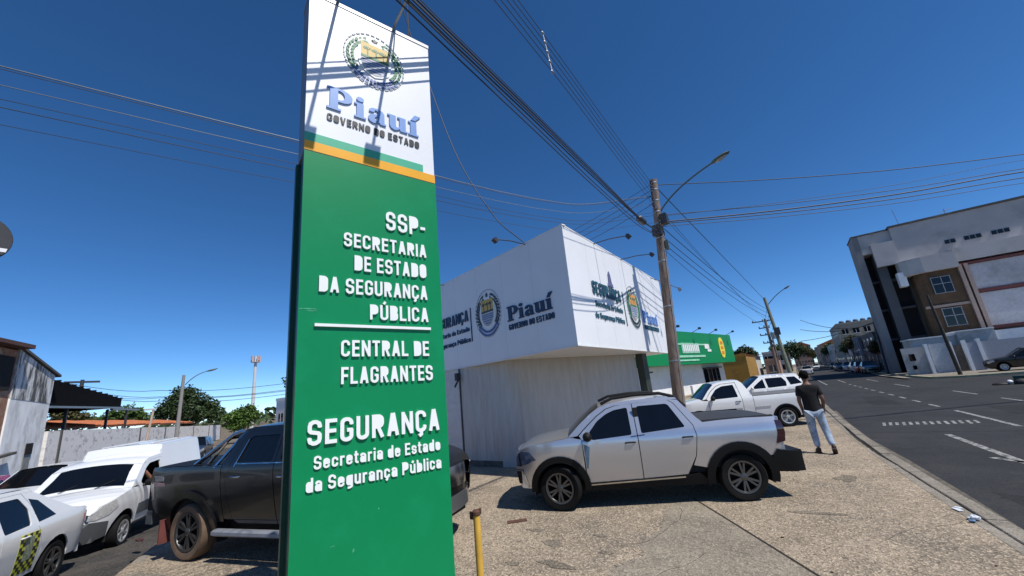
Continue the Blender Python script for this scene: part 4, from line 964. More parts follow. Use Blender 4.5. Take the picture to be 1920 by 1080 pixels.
# ---------------------------------------------------------------- white cargo van
def white_van():
    hd = atan2(-E.y, -E.x) - radians(11); hx, hy = cos(hd), sin(hd); wb = 2.72
    fw = sight(221, 1015, z=-.24); rc = fw - Vector((hx, hy, 0)) * wb - Vector((-hy, hx, 0)) * .80
    c = Car('cargo_van', 'small white cargo van with grey bumper waiting nose-on in the side street', 'van', rc, hd, W=1.80, belt=1.08, tumble=.20, xf=3.58, xr=-.82, fr=.75, rr=.3, fa=.26, ra=.03, pitch=0)
    c.root.location.z = -.31
    c.root.rotation_euler = (0, radians(0.8), hd)
    fa_ = arc(2.72, .32, .39, 0, 180, 12)
    c.both('front_fender', [(3.12, .34), (3.16, .60), (3.50, .66), (3.52, .78), (3.40, .92), (3.1, 1.0), (2.75, 1.07), (2.60, 1.10), (2.36, 1.08), (2.30, .36)] + fa_[::-1], WHITEP, gap=.003, depth=.02)
    c.both('bumper_corner', [(3.13, .34), (3.48, .30), (3.56, .40), (3.57, .60), (3.50, .66), (3.17, .60)], GREYCLAD, off=.01, depth=.03)
    win1 = [(1.42, 1.10), (2.22, 1.08), (2.28, 1.16), (2.02, 1.42), (1.86, 1.50), (1.42, 1.52)]
    c.both('front_door', [(1.32, .36), (2.29, .36), (2.35, 1.07), (2.44, 1.12), (2.30, 1.24), (2.06, 1.48), (1.88, 1.56), (1.32, 1.58)], WHITEP, holes=[win1], gap=.004)
    c.both('door_rub_panel', [(1.36, .50), (2.28, .50), (2.29, .72), (1.36, .74)], GREYCLAD, off=.012, depth=.03)
    c.one('side_window', -1, inset(win1, -.012), GLASS, off=-.012, depth=.004)
    c.both('a_pillar', [(2.44, 1.12), (2.62, 1.10), (2.32, 1.36), (2.14, 1.52), (1.90, 1.62), (1.32, 1.66), (1.32, 1.58), (1.88, 1.56), (2.06, 1.48), (2.30, 1.24)], WHITEP, depth=.02)
    qa = arc(0, .32, .38, 0, 180, 12)
    c.both('cargo_side', [(-.75, .40), (-.78, 1.80), (-.70, 1.86), (1.22, 1.86), (1.31, 1.74), (1.31, .36), (.40, .34)] + qa, WHITEP, gap=.002, depth=.02)
    c.deck('cab_roof', smoothp([(2.14, 1.52), (1.90, 1.62), (1.32, 1.66)][::-1]), WHITEP, crown=.06)
    c.deck('cargo_front', [(1.31, 1.66), (1.24, 1.86)], WHITEP, crown=.04)
    c.deck('cargo_roof', [(-.72, 1.86), (1.24, 1.86)], WHITEP, crown=.05)
    B = MB()
    for k in (-.5, -.25, .25, .5): B.bb((-.6, k - .02, 1.895), (1.15, k + .02, 1.915))
    B.build('roof_rib', WHITEP, c.root, world=False)
    c.deck('windscreen_frame', [(2.12, 1.525), (2.32, 1.36), (2.64, 1.09)], WHITEP, crown=.07)
    c.deck('windscreen', [(2.15, 1.50), (2.33, 1.35), (2.60, 1.125)], GLASS, crown=.078, xin=.06, off=.006)
    for yy in (.25, -.35):
        B = MB(); B.tube([(2.66, yy, 1.17), (2.50, yy + .25, 1.28)], .008, 5); B.build('wiper', CLAD, c.root, world=False)
    c.deck('bonnet', smoothp([(2.62, 1.09), (2.75, 1.07), (3.1, 1.0), (3.40, .90), (3.52, .80)]), WHITEP, crown=.08)
    fx = lambda y, z: 3.60 - .34 * (abs(y) / .82) ** 2.4 - .18 * max(0, z - .66)
    c.end('front_panel', [(-.66, .36), (.66, .36), (.66, .80), (.60, .86), (-.60, .86), (-.66, .80)], WHITEP, fx, depth=.1)
    c.end('front_bumper', [(-.70, .30), (.70, .30), (.70, .60), (.55, .66), (-.55, .66), (-.70, .60)], GREYCLAD, fx, off=.03, depth=.08)
    c.end('intake', [(-.34, .36), (.34, .36), (.38, .47), (-.38, .47)], UNDER, fx, off=.036)
    c.end('grille_badge', arc(0, .74, .07, 0, 330, 11), mat('badge_dark', (.06, .03, .03), .3), fx, off=.012)
    c.end('number_plate', [(-.2, .50), (.2, .50), (.2, .60), (-.2, .60)], PLATEW, fx, off=.04)
    c.both('headlamp', [(3.02, .84), (3.2, .72), (3.42, .68), (3.52, .70), (3.51, .80), (3.35, .92), (3.1, .98)], LIGHTG, off=.008, depth=.02)
    for g in (1, -1): c.end('headlamp_front', [(g * .42, .70), (g * .68, .68), (g * .67, .84), (g * .50, .86)][::g], LIGHTG, fx, off=.012)
    c.mirror(2.20, 1.12, CLAD); c.handle(1.42, .98, CLAD)
    c.both('side_marker', [(1.25, 1.0), (1.28, 1.0), (1.28, 1.05), (1.25, 1.05)], CLAD, off=.01, depth=.01)
    c.core(-.7, 1.2, .5, 1.2, .12); c.core(-.7, 1.2, 1.2, 1.8, w1=.60); c.core(2.4, 3.2, .5, .95, .5)
    c.floor(-.7, 3.3, .22, .5); c.liners([(2.72, .32, .39), (0, .32, .38)])
    B = MB(); B.bb((1.45, -.5, .5), (1.55, .5, 1.3)); B.bb((1.5, .12, .5), (1.95, .55, .68)); B.build('seat', mat('seat_grey', (.03, .03, .032), .9), c.root, world=False)
    B = MB(); B.bb((2.25, -.66, .6), (2.6, .66, 1.02)); B.build('dashboard', CLAD, c.root, world=False)
    B = MB(); B.lathe([(.17, -.012), (.185, 0), (.17, .012), (.16, 0), (.17, -.012)], (2.12, .33, 1.06), 'X', 20, R=Matrix.Rotation(radians(-25), 3, 'Y')); B.build('steering_wheel', CLAD, c.root, smooth=True, world=False)
    for g in (1, -1): c.wheel(0, g, .30, .185, 6, rim=RIMS, style='plain'); c.wheel(wb, g, .30, .185, 6, rim=RIMS, style='plain', steer=radians(3))
    return c

# ---------------------------------------------------------------- passenger cars
def passenger(name, label, loc, hd, body, L=4.2, wb=2.5, H=1.48, W=1.7, hatch=False, group=None, pitch=0, rim=RIMS, simple=False, cat='car', estate=False, handles=True, belt=.92):
    xf = wb + .80; xr = xf - L; k = H / 1.48
    c = Car(name, label, cat, loc, hd, W=W, belt=belt, tumble=.42, xf=xf, xr=xr, fr=.65, rr=.5, fa=.22, ra=.16, group=group, pitch=pitch)
    xw = wb - .35                       # windscreen foot
    xt = wb - 1.15                      # roof front
    xb = .42 if not (hatch or estate) else xr + .45   # roof back
    xd = xr + .55 if not (hatch or estate) else xr + .12   # back glass foot
    rb = arc(0, .30, .37, 0, 180, 12); fb = arc(wb, .30, .37, 0, 180, 12)
    top = [(xf - .02, .68), (xf - .12, .80), (xf - .5, belt - .05), (xw, belt + .04)]
    c.both('front_fender', [(xf - .12, .26), (xf - .02, .36)] + top + [(xw - .28, belt), (xw - .30, .27)] + fb[::-1], body, gap=.003, depth=.02)
    d1b = (xw - .30); mid = (d1b + .15) / 2 + .18; dr = .25 if (hatch or estate) else .62
    pil = lambda t: (xw + (xt - xw) * t, belt + .04 + (H - .06 - belt - .04) * t)
    w1 = [(mid + .05, belt + .02), (d1b - .02, belt + .02), (d1b + .02, belt + .06), (pil(.55)[0] - .16, pil(.55)[1] - .03), (xt - .12, H - .11), (mid + .05, H - .10)]
    c.both('front_door', [(mid, .28), (d1b, .27), (d1b, belt), (xw - .10, belt + .03), (xt, H - .06), (mid, H - .045)], body, holes=[w1], gap=.004)
    rx = xb + .02
    w2 = [(dr - .05, belt + .04), (mid - .05, belt + .02), (mid - .05, H - .10), (rx + .30, H - .12), (dr - .18, belt + .22)] if not hatch else [(dr, belt + .04), (mid - .05, belt + .02), (mid - .05, H - .10), (dr + .1, H - .11)]
    if dr - .05 <= rx: pass
    c.both('rear_door', [(.40, .30), (mid, .28), (mid, H - .045), (dr + .02, H - .055), (dr - .12, belt + .25), (dr - .10, belt), (.36, .60)], body, holes=[[(dr + .02, belt + .04), (mid - .05, belt + .02), (mid - .05, H - .10), (dr + .10, H - .11), (dr - .02, belt + .24)]], gap=.004)
    for q in (w1, [(dr + .02, belt + .04), (mid - .05, belt + .02), (mid - .05, H - .10), (dr + .10, H - .11), (dr - .02, belt + .24)]): c.both('side_window', inset(q, -.012), GLASS, off=-.012, depth=.004)
    if hatch or estate:
        qt = [(dr + .02, H - .05), (xb, H - .05), (xd, belt + .08), (xr + .04, belt - .05), (xr + .02, .36), (xr + .1, .28)]
        c.both('quarter_window', [(dr - .16, belt + .08), (dr - .10, H - .12), (xb + .12, H - .13), (xd + .22, belt + .12)], GLASS, off=.003, depth=.003)
    else:
        qt = [(dr + .02, H - .05), (xb, H - .06), (xd, belt + .06), (xr + .10, belt + .02), (xr + .03, belt - .12), (xr + .02, .40), (xr + .10, .28)]
        c.both('quarter_window', [(dr - .13, belt + .045), (dr - .09, belt + .34), (xb + .12, H - .15), (xb - .05, H - .20), (xd + .50, belt + .07)], GLASS, off=.003, depth=.003)
    c.both('quarter_panel', qt + rb[::-1] + [(.40, .30), (.36, .60), (dr - .10, belt), (dr - .12, belt + .25)], body, gap=.002, depth=.02)
    c.both('pillar', [(xw - .28, belt), (xw, belt + .04), (xt, H), (mid, H + .01), (xb, H - .02 if not hatch else H), (xb - .02, H - .07), (dr, H - .055), (mid, H - .045), (xt - .0, H - .06), (xw - .10, belt + .03)], body, depth=.02)
    c.deck('roof', smoothp([(xb, H - .02), ((xb + xt) / 2, H + .015), (xt, H)]), body, crown=.05)
    c.deck('windscreen', [pil(1.06), pil(.5), pil(0)], GLASS, crown=.06, xin=.03)
    c.deck('bonnet', smoothp([(xw, belt + .035), (xf - .5, belt - .05), (xf - .12, .80), (xf - .03, .70)]), body, crown=.06)
    if hatch or estate:
        c.deck('rear_window', [(xb, H - .03), (xd, belt + .08)], GLASS, crown=.03, xin=.07)
        c.deck('tailgate', [(xd + .01, belt + .09), (xr + .04, belt - .05), (xr + .03, .60)], body, crown=.02)
    else:
        c.deck('rear_window', [(xb, H - .03), (xd, belt + .06)], GLASS, crown=.03, xin=.06)
        c.deck('boot_lid', smoothp([(xd, belt + .06), (xr + .10, belt + .02), (xr + .03, belt - .12)]), body, crown=.04)
    fx = lambda y, z: xf + .02 - .26 * (abs(y) / (W / 2)) ** 2.4 - .10 * max(0, z - .6)
    bx = lambda y, z: xr - .0 + .18 * (abs(y) / (W / 2)) ** 2.4 + .05 * max(0, z - .6)
    hwf = W / 2 * .80
    c.end('front_bumper', [(-hwf, .24), (hwf, .24), (hwf, .66), (hwf - .06, .72), (-hwf + .06, .72), (-hwf, .66)], body, fx, depth=.1)
    c.end('grille', [(-.40, .36), (.40, .36), (.44, .60), (-.44, .60)], CLAD, fx, off=.01)
    hb = W / 2 * .86
    c.end('rear_bumper', [(-hb, .24), (-hb, .70), (-hb + .04, belt - .06), (hb - .04, belt - .06), (hb, .70), (hb, .24)], body, bx, depth=.1, sgn=-1)
    c.end('number_plate', [(-.2, .66), (-.2, .76), (.2, .76), (.2, .66)], PLATEW, bx, off=.01, sgn=-1)
    c.both('headlamp', [(xf - .45, .72), (xf - .12, .60), (xf - .04, .62), (xf - .08, .78), (xf - .38, .84)], LIGHTG, off=.006, depth=.02)
    c.both('tail_lamp', [(xr + .06, .66), (xr + .30, .72), (xr + .30, .84), (xr + .08, .86)], TAILR, off=.006, depth=.02)
    for g in (1, -1): c.end('tail_lamp', [(g * .52, .66), (g * .70, .66), (g * .68, .84), (g * .54, .84)][::-g], TAILR, bx, off=.008, sgn=-1)
    c.mirror(xw - .25, belt + .06, body)
    if handles: c.handle(mid + .14, belt - .12, body); c.handle(dr + .16, belt - .10, body)
    c.core(xr + .15, xw - .1, .4, belt - .03, .12); c.core(xw - .2, xf - .35, .4, belt - .25, .42)
    c.floor(xr + .2, xf - .2, .2, .45); c.liners([(wb, .30, .37), (0, .30, .37)])
    for g in (1, -1): c.wheel(0, g, .30, .19, 5, rim=rim); c.wheel(wb, g, .30, .19, 5, rim=rim)
    return c

# ---------------------------------------------------------------- white single-cab pickup
def white_pickup():
    hd = head(.905, .425) + pi; hx, hy = cos(hd), sin(hd)
    rc = Vector((-.66, 16.45, 0)) - Vector((-hy, hx, 0)) * .72
    c = Car('white_pickup', 'white single-cab pickup parked beyond the silver one, near the walking man', 'pickup truck', rc, hd, W=1.70, belt=1.02, tumble=.38, xf=3.52, xr=-.98, fr=.65, rr=.25, fa=.22, ra=.04)
    fb = arc(2.72, .31, .38, 0, 180, 12); rb = arc(0, .31, .38, 0, 180, 12)
    c.both('front_fender', [(3.40, .30), (3.50, .45), (3.50, .75), (3.38, .90), (3.0, .98), (2.62, 1.04), (2.36, 1.02), (2.34, .32)] + fb[::-1], WHITEP, gap=.003, depth=.02)
    w = [(1.38, 1.06), (2.20, 1.04), (2.26, 1.12), (2.02, 1.36), (1.80, 1.45), (1.42, 1.47)]
    c.both('door', [(1.28, .34), (2.33, .33), (2.35, 1.02), (2.40, 1.08), (2.20, 1.30), (1.98, 1.46), (1.80, 1.52), (1.34, 1.53), (1.28, 1.0)], WHITEP, holes=[w], gap=.005)
    c.both('side_window', inset(w, -.012), GLASS, off=-.012, depth=.004)
    c.both('door_moulding', [(1.32, .66), (2.30, .65), (2.30, .70), (1.32, .71)], mat('moulding_grey', (.40, .40, .40), .5), off=.01, depth=.02)
    c.both('cab_pillar', [(1.27, .34), (1.27, 1.0), (1.33, 1.54), (1.80, 1.53), (1.99, 1.47), (2.21, 1.31), (2.41, 1.08), (2.54, 1.05), (2.28, 1.33), (2.06, 1.52), (1.82, 1.585), (1.22, 1.59), (1.12, 1.50), (.94, 1.06), (.94, .34)], WHITEP, depth=.02)
    c.both('bed_side', [(-.92, .45), (-.95, 1.05), (.93, 1.05), (.93, .34), (.42, .34)] + rb, WHITEP, gap=.004, depth=.02)
    c.both('bed_moulding', [(.45, .66), (.90, .66), (.90, .71), (.45, .71)], mat('moulding_grey', (.40, .40, .40), .5), off=.01, depth=.02)
    c.flare(0, .31, .37, .42, CLAD, .012, a0=0, a1=180, name='arch_lip'); c.flare(2.72, .31, .37, .42, CLAD, .012, a0=0, a1=180, name='arch_lip')
    c.deck('roof', smoothp([(1.22, 1.59), (1.82, 1.585), (2.06, 1.52)]), WHITEP, crown=.04)
    c.deck('windscreen', [(2.06, 1.53), (2.28, 1.335), (2.54, 1.055)], GLASS, crown=.05, xin=.03)
    c.deck('rear_window', [(.95, 1.06), (1.12, 1.50), (1.2, 1.58)], GLASS, crown=0, xin=.1)
    c.deck('bonnet', smoothp([(2.54, 1.04), (3.0, .98), (3.38, .90), (3.48, .78)]), WHITEP, crown=.05)
    c.deck('bed_cover', [(-.92, 1.06), (.95, 1.06)], mat('tarpaulin_grey', (.12, .125, .13), .7), crown=.05, xin=.03)
    fx = lambda y, z: 3.54 - .2 * (abs(y) / .85) ** 2.4 - .1 * max(0, z - .7)
    c.end('front_bumper', [(-.70, .28), (.70, .28), (.70, .82), (-.70, .82)], WHITEP, fx, depth=.1)
    B = MB(); B.bb((-.99, -.78, .40), (-.90, .78, 1.03)); B.build('tailgate', WHITEP, c.root, world=False)
    B = MB(); B.bb((-1.08, -.80, .36), (-.94, .80, .52)); B.build('rear_bumper', CLAD, c.root, world=False)
    c.mirror(2.22, 1.08, CLAD); c.handle(1.42, .92, CLAD)
    c.both('headlamp', [(3.14, .74), (3.42, .66), (3.48, .72), (3.40, .88), (3.2, .90)], LIGHTG, off=.006, depth=.02)
    c.core(.95, 2.4, .4, 1.0); c.core(-.9, .9, .4, 1.0); c.core(2.4, 3.3, .4, .85, .42); c.floor(-.8, 3.3, .22, .5); c.liners([(2.72, .31, .38), (0, .31, .38)])
    for g in (1, -1): c.wheel(0, g, .31, .19, 5, rim=RIMS, style='plain'); c.wheel(2.72, g, .31, .19, 5, rim=RIMS, style='plain')

silver_pickup(); black_pickup(); van = white_van(); white_pickup()
SH = atan2(-E.y, -E.x)
# white saloon in front of the van: its left rear wheel touches the street at (-10.15, 1.63)
hx, hy = cos(SH), sin(SH)
sedan = passenger('white_saloon', 'white saloon in the left foreground with a yellow and black chequered door decal', sight(100, 1090, z=-.20) - Vector((-hy, hx, 0)) * .84, SH - radians(6), WHITEP, L=4.30, wb=2.55, H=1.46, W=1.72, rim=RIMD)

YDEC = mat('decal_yellow', (.55, .58, .04), .4, var=.1); BDEC = mat('decal_black', (.015, .015, .02), .4); GDEC = mat('decal_grey_green', (.26, .30, .20), .5, var=.5, scale=30)
def decal(c):
    x0, x1, z0, z1 = .46, .86, .36, .86; f = lambda x, z: x + .05 * (z - .6)
    q = lambda a, b, e, g: [(f(a, e), e), (f(b, e), e), (f(b, g), g), (f(a, g), g)]
    d = c.one('door_decal', 1, q(x0, x1, z0, z1), YDEC, off=.002, depth=.002)
    B = MB(); nx, nz = 7, 10; sx, sz = (x1 - x0) / nx, (z1 - z0) / nz
    for i in range(nx):
        for j in range(nz):
            if (i + j) % 2 or (2 <= i <= 4 and 2 < j < 9): continue
            a, e = x0 + i * sx, z0 + j * sz; P = [Vector((f(x, z), c.hw(f(x, z), z) + .0045, z)) for x, z in ((a, e), (a, e + sz), (a + sx, e + sz), (a + sx, e))]
            B.add(P, [(0, 1, 2, 3)])
    tag(B.build('decal_check', BDEC, d, world=False), kind='stuff')
    c.one('decal_panel', 1, q(x0 + 2 * sx, x0 + 5 * sx, z0 + 3 * sz, z0 + 9 * sz), GDEC, off=.004, depth=.002, parent=d)
decal(sedan)
sedan_xy = sedan.root.location
def at_px(px, py, zt, zg=0.0):
    p = sight(px, py, z=zt); p.z = zg; return p
# the cars further down the side street
passenger('white_hatchback', 'white hatchback behind the cargo van, its dark windscreen seen past the van roof', at_px(100, 876, .98, -.46) + E * .9, SH - radians(3), WHITEP, L=3.9, wb=2.45, H=1.48, W=1.68, hatch=True)
passenger('red_car', 'red car cut by the left edge of the photo below the stained white house', at_px(-22, 925, .45, -.50) + MN * .3, SH + radians(4), REDP, L=3.9, wb=2.45, H=1.42, W=1.66, hatch=True)
passenger('dark_blue_car', 'dark blue car queuing behind the cargo van, only windscreen and bonnet in view', at_px(365, 822, .94, -.52) + E * 1.3, SH, BLUEP, L=4.2, wb=2.5, H=1.46, W=1.72, hatch=True)
# forecourt and avenue
PH = atan2(.425, .905) + pi
passenger('white_estate_car', 'white estate car whose roof shows behind the bed of the white pickup', at_px(1478, 707, 1.42, 0) + Vector((-.3, 3.2, 0)), PH, WHITEP, L=4.1, wb=2.5, H=1.5, W=1.72, estate=True)
passenger('black_hatchback', 'black hatchback parked across the avenue at the right edge by the white compound wall', Vector((14.9, 45.4, 0.0)), pi - .12, BLACKP, L=4.3, wb=2.6, H=1.5, W=1.78, hatch=True)
for k, (x, y, h, pm, lb) in enumerate([(1.2, 92, pi / 2, WHITEP, 'small white car driving away far down the avenue near the left kerb'), (4.3, 150, -pi / 2, WHITEP, 'tiny white car coming up the avenue in the distance beyond the poles'), (6.6, 104, -pi / 2, GREYP, 'grey car coming up the avenue in the distance'), (7.4, 84, -pi / 2, WHITEP, 'white car parked at the far kerb before the beige block'), (7.3, 128, -pi / 2, BLUEP, 'dark car at the far kerb below the beige block'), (7.5, 71, -pi / 2, GREYP, 'grey car at the far kerb nearest the tall building'), (7.45, 77.5, -pi / 2, REDP, 'red car at the far kerb between two pale ones'), (7.4, 96, -pi / 2, WHITEP, 'white car at the far kerb beside the blue-grey shop'), (2.2, 190, pi / 2, GREYP, 'grey car at the far end of the avenue')]):
    passenger('distant_car', lb, Vector((x, y, -.13)), h, pm, L=4.1, wb=2.5, H=1.5, W=1.7, hatch=k % 2 == 0, group='distant cars on the avenue', handles=False)
# ================================================================== people
SKIN = mat('skin_brown', (.16, .075, .045), .6, var=.08, scale=20); HAIR = mat('hair_black', (.004, .0035, .0035), .9, var=.2, spec=.1)
TEE = mat('tshirt_black', (.005, .005, .0055), .9, var=.2, scale=12, bump=.2, bscale=25); JEANS = mat('jeans_pale_blue', (.34, .42, .52), .9, var=.15, scale=14, c2=(.16, .20, .30), c2scale=5, bump=.2, bscale=30)
SHOE = mat('shoe_brown', (.035, .018, .013), .7)
def skinned(name, joints, bones, m, parent, root=0, sub=2):
    me = bpy.data.meshes.new(name); me.from_pydata([j[0] for j in joints], bones, []); me.materials.append(m)
    o = bpy.data.objects.new(name, me); col.objects.link(o); o.parent = parent
    sk_ = o.modifiers.new('skin', 'SKIN'); sk_.use_smooth_shade = True
    dat = me.skin_vertices[0].data
    for i, j in enumerate(joints):
        r = j[1]; dat[i].radius = r if isinstance(r, tuple) else (r, r)
    dat[root].use_root = True
    s_ = o.modifiers.new('sub', 'SUBSURF'); s_.levels = sub; s_.render_levels = sub
    return o
man = thing('person', 'man walking away in a black t-shirt and pale jeans beside the avenue kerb', 'person', (0.06, 11.58, 0), radians(4))
J = [((0, 0, .96), (.125, .10)), ((0, 0, 1.10), (.115, .09)), ((0, .01, 1.28), (.13, .095)), ((0, .0, 1.42), (.11, .085)), ((0, .01, 1.51), .055), ((0, .025, 1.56), .06), ((0, .03, 1.64), (.078, .09)), ((0, .03, 1.70), (.07, .08)),
     ((-.165, -.01, 1.40), .055), ((-.222, -.06, 1.13), .042), ((-.19, .06, .90), .030), ((-.185, .08, .84), (.024, .036)), ((.165, -.01, 1.40), .055), ((.225, -.05, 1.13), .042), ((.205, .11, .92), .030), ((.20, .14, .86), (.024, .036)),
     ((-.10, 0, .90), .09), ((-.10, .06, .50), .058), ((-.09, .0, .12), .042), ((.10, 0, .90), .09), ((.13, .0, .50), .058), ((.17, -.17, .16), .042)]
bn = [(0, 1), (1, 2), (2, 3), (3, 4), (4, 5), (5, 6), (6, 7), (3, 8), (8, 9), (9, 10), (10, 11), (3, 12), (12, 13), (13, 14), (14, 15), (0, 16), (16, 17), (17, 18), (0, 19), (19, 20), (20, 21)]
for (h, sx) in ((11, -1), (15, 1)):
    c = Vector(J[h][0])
    for k in range(4):
        a = c + Vector((sx * .004, -.03 + .02 * k, -.045)); b = a + Vector((-sx * .012, .006, -.034 + .004 * abs(k - 1.5))); n0 = len(J)
        J += [(tuple(a), .009), (tuple(b), .008)]; bn += [(h, n0), (n0, n0 + 1)]
    a = c + Vector((-sx * .01, .045, -.01)); b = a + Vector((-sx * .012, .015, -.03)); n0 = len(J); J += [(tuple(a), .010), (tuple(b), .009)]; bn += [(h, n0), (n0, n0 + 1)]
skinned('body', J, bn, SKIN, man)
S_ = [((0, 0, .76), (.185, .150)), ((0, 0, .95), (.178, .142)), ((0, .01, 1.24), (.178, .13)), ((0, 0, 1.41), (.145, .11)), ((0, .005, 1.475), (.08, .072)), ((-.165, -.01, 1.40), .080), ((-.208, -.035, 1.20), .066), ((.165, -.01, 1.40), .080), ((.215, -.03, 1.20), .066)]
skinned('tshirt', S_, [(0, 1), (1, 2), (2, 3), (3, 4), (3, 5), (5, 6), (3, 7), (7, 8)], TEE, man)
P_ = [((0, 0, .93), (.15, .12)), ((-.09, 0, .85), .108), ((-.10, .055, .50), .080), ((-.09, .0, .11), .062), ((.09, 0, .85), .108), ((.13, .0, .50), .080), ((.165, -.16, .16), .062)]
skinned('jeans', P_, [(0, 1), (1, 2), (2, 3), (0, 4), (4, 5), (5, 6)], JEANS, man)
def shoe(c, rz, pitch, par):
    B = MB(); B.ell((0, .06, .05), (.048, .14, .05), 14, 8); B.ell((0, -.02, .08), (.045, .06, .05), 12, 8); B.bb((-.043, -.075, .0), (.043, .18, .028))
    R = Matrix.Rotation(rz, 3, 'Z') @ Matrix.Rotation(pitch, 3, 'X'); B.v = [tuple(R @ Vector(v) + Vector(c)) for v in B.v]
    B.build('shoe', SHOE, par, smooth=True, world=False)
shoe((-.09, .0, .0), .1, 0, man); shoe((.17, -.19, .07), -.15, radians(-38), man)
B = MB(); B.ell((0, .018, 1.69), (.094, .108, .108), 16, 12)
B.v = [v for v in B.v]; hb = B.build('hair', HAIR, man, smooth=True, world=False)
B = MB()
for g in (-1, 1): B.ell((g * .09, .04, 1.64), (.014, .026, .034), 8, 6)
B.ell((0, .125, 1.63), (.016, .022, .026), 8, 6); B.build('face_features', SKIN, man, smooth=True, world=False)

# van driver, arm out over the door
vr = van.root
drv = thing('person', 'van driver resting a bare arm on the open window of the white cargo van', 'person', tuple(vr.matrix_basis @ Vector((1.62, .40, .42))), vr.rotation_euler.z)
J = [((0, 0, .10), (.15, .14)), ((-.04, 0, .35), (.15, .12)), ((-.08, 0, .56), (.13, .09)), ((-.08, 0, .68), .055), ((-.05, 0, .78), (.075, .085)), ((-.05, 0, .85), (.06, .07)), ((-.04, .20, .54), .065), ((.08, .40, .68), .052), ((.26, .36, .86), .042), ((.30, .34, .93), .034),
     ((-.02, -.20, .54), .065), ((.15, -.22, .40), .05), ((.42, -.08, .60), .038)]
skinned('body', J, [(0, 1), (1, 2), (2, 3), (3, 4), (4, 5), (2, 6), (6, 7), (7, 8), (8, 9), (2, 10), (10, 11), (11, 12)], mat('driver_skin', (.30, .13, .07), .6), drv)
skinned('shirt', [((0, 0, .08), (.17, .16)), ((-.04, 0, .35), (.17, .14)), ((-.08, 0, .58), (.14, .11)), ((-.05, .18, .56), .09), ((-.05, -.18, .56), .09)], [(0, 1), (1, 2), (2, 3), (2, 4)], mat('driver_shirt', (.12, .035, .03), .9), drv)
B = MB(); B.ell((-.06, 0, .86), (.09, .085, .075), 12, 8); B.build('hair', HAIR, drv, smooth=True, world=False)

# ================================================================== poles, lamps, cables
GRN = mat('lamp_grey_green', (.10, .13, .11), .5, .4); LENS = mat('lamp_lens', (.35, .36, .36), .3)
def pole(name, label, b, t, r0, r1, m, group=None, seg=14):
    p = thing(name, label, 'utility pole' if name == 'utility_pole' else 'pole', b, group=group)
    MB().tube([b, Vector(b).lerp(Vector(t), .5), t], [r0, (r0 + r1) / 2, r1], seg).build('shaft', m, p, smooth=True)
    return p
def streetlamp(p, a, mid, t, r=.028, L=.62):
    a, mid, t = Vector(a), Vector(mid), Vector(t); pts = []
    for i in range(13): k = i / 12; pts.append(a * (1 - k) ** 2 + mid * 2 * k * (1 - k) + t * k * k)
    arm = MB().tube(pts, r, 8).build('lamp_arm', GRN, p, smooth=True)
    d = (t - mid).normalized(); B = MB(); q = t + d * L * .4
    k = len(B.v); B.ell((0, 0, 0), (L * .5, .13, .07), 14, 8); R = d.to_track_quat('X', 'Z').to_matrix()
    B.v = [tuple(R @ Vector(v) + q) for v in B.v]; B.build('lamp_head', GRN, arm, smooth=True)
    B = MB(); B.ell((0, 0, -.045), (L * .34, .10, .05), 12, 6); B.v = [tuple(R @ Vector(v) + q) for v in B.v]; B.build('lamp_lens', LENS, arm, smooth=True)
PB, PT = Vector((-3.27, 13.25, 0)), Vector((-2.63, 13.25, 8.48))
def on(z): return PB.lerp(PT, z / 8.48)
p1 = pole('utility_pole', 'brown weathered concrete utility pole with street lamp in front of the white fascia', tuple(PB), tuple(PT), .185, .12, CONC)
streetlamp(p1, on(7.15), (-2.2, 13.25, 7.9), (-.78, 13.3, 8.38))
for z in (2.4, 4.1, 5.6, 6.4, 6.9, 7.3, 7.7, 8.1, 8.35): MB().lathe([(.19 - .008 * z, -.025), (.195 - .008 * z, 0), (.19 - .008 * z, .025)], on(z), 'Z', 16).build('steel_band', GREYM, p1, smooth=True)
INS = mat('insulator_brown', (.05, .025, .02), .2)
RACK = [8.35, 8.15, 7.95, 7.75, 7.55]
for z in RACK:
    q = on(z) + Vector((-.05, -.16, 0)); B = MB(); B.lathe([(.02, -.06), (.05, -.05), (.035, 0), (.05, .05), (.02, .06)], q, 'Z', 12); B.build('insulator', INS, p1, smooth=True)
B = MB(); B.box(on(7.95) + Vector((-.03, -.13, 0)), (.05, .03, 1.1)); B.build('insulator_rack', GREYM, p1)
B = MB(); B.box(on(6.95) + Vector((.20, 0, .05)), (.22, .28, .34)); B.build('junction_box', DARKM, p1)
B = MB(); B.box(on(6.55) + Vector((-.02, -.2, 0)), (.30, .16, .22)); B.box(on(6.75) + Vector((-.1, -.18, 0)), (.14, .14, .12)); B.build('cable_clamp', DARKM, p1)
B = MB(); B.box(on(6.1) + Vector((.2, -.02, 0)), (.10, .10, .32)); B.build('splice_hanger', GRN, p1)
for z0, r_ in ((6.9, .16), (6.5, .13)):
    B = MB(); pts = [on(z0) + Vector((.14 + .05 * cos(t), -.17 - .03 * sin(t * 2), r_ * sin(t))) for t in [2 * pi * k / 18 for k in range(19)]]; B.tube(pts, .014, 5); B.build('cable_loop', CABLE, p1)
# rising conduit
MB().tube([on(.0) + Vector((.15, -.1, 0)), on(3) + Vector((.14, -.09, 0)), on(6.0) + Vector((.12, -.08, 0))], .022, 6).build('conduit', GREYM, p1)

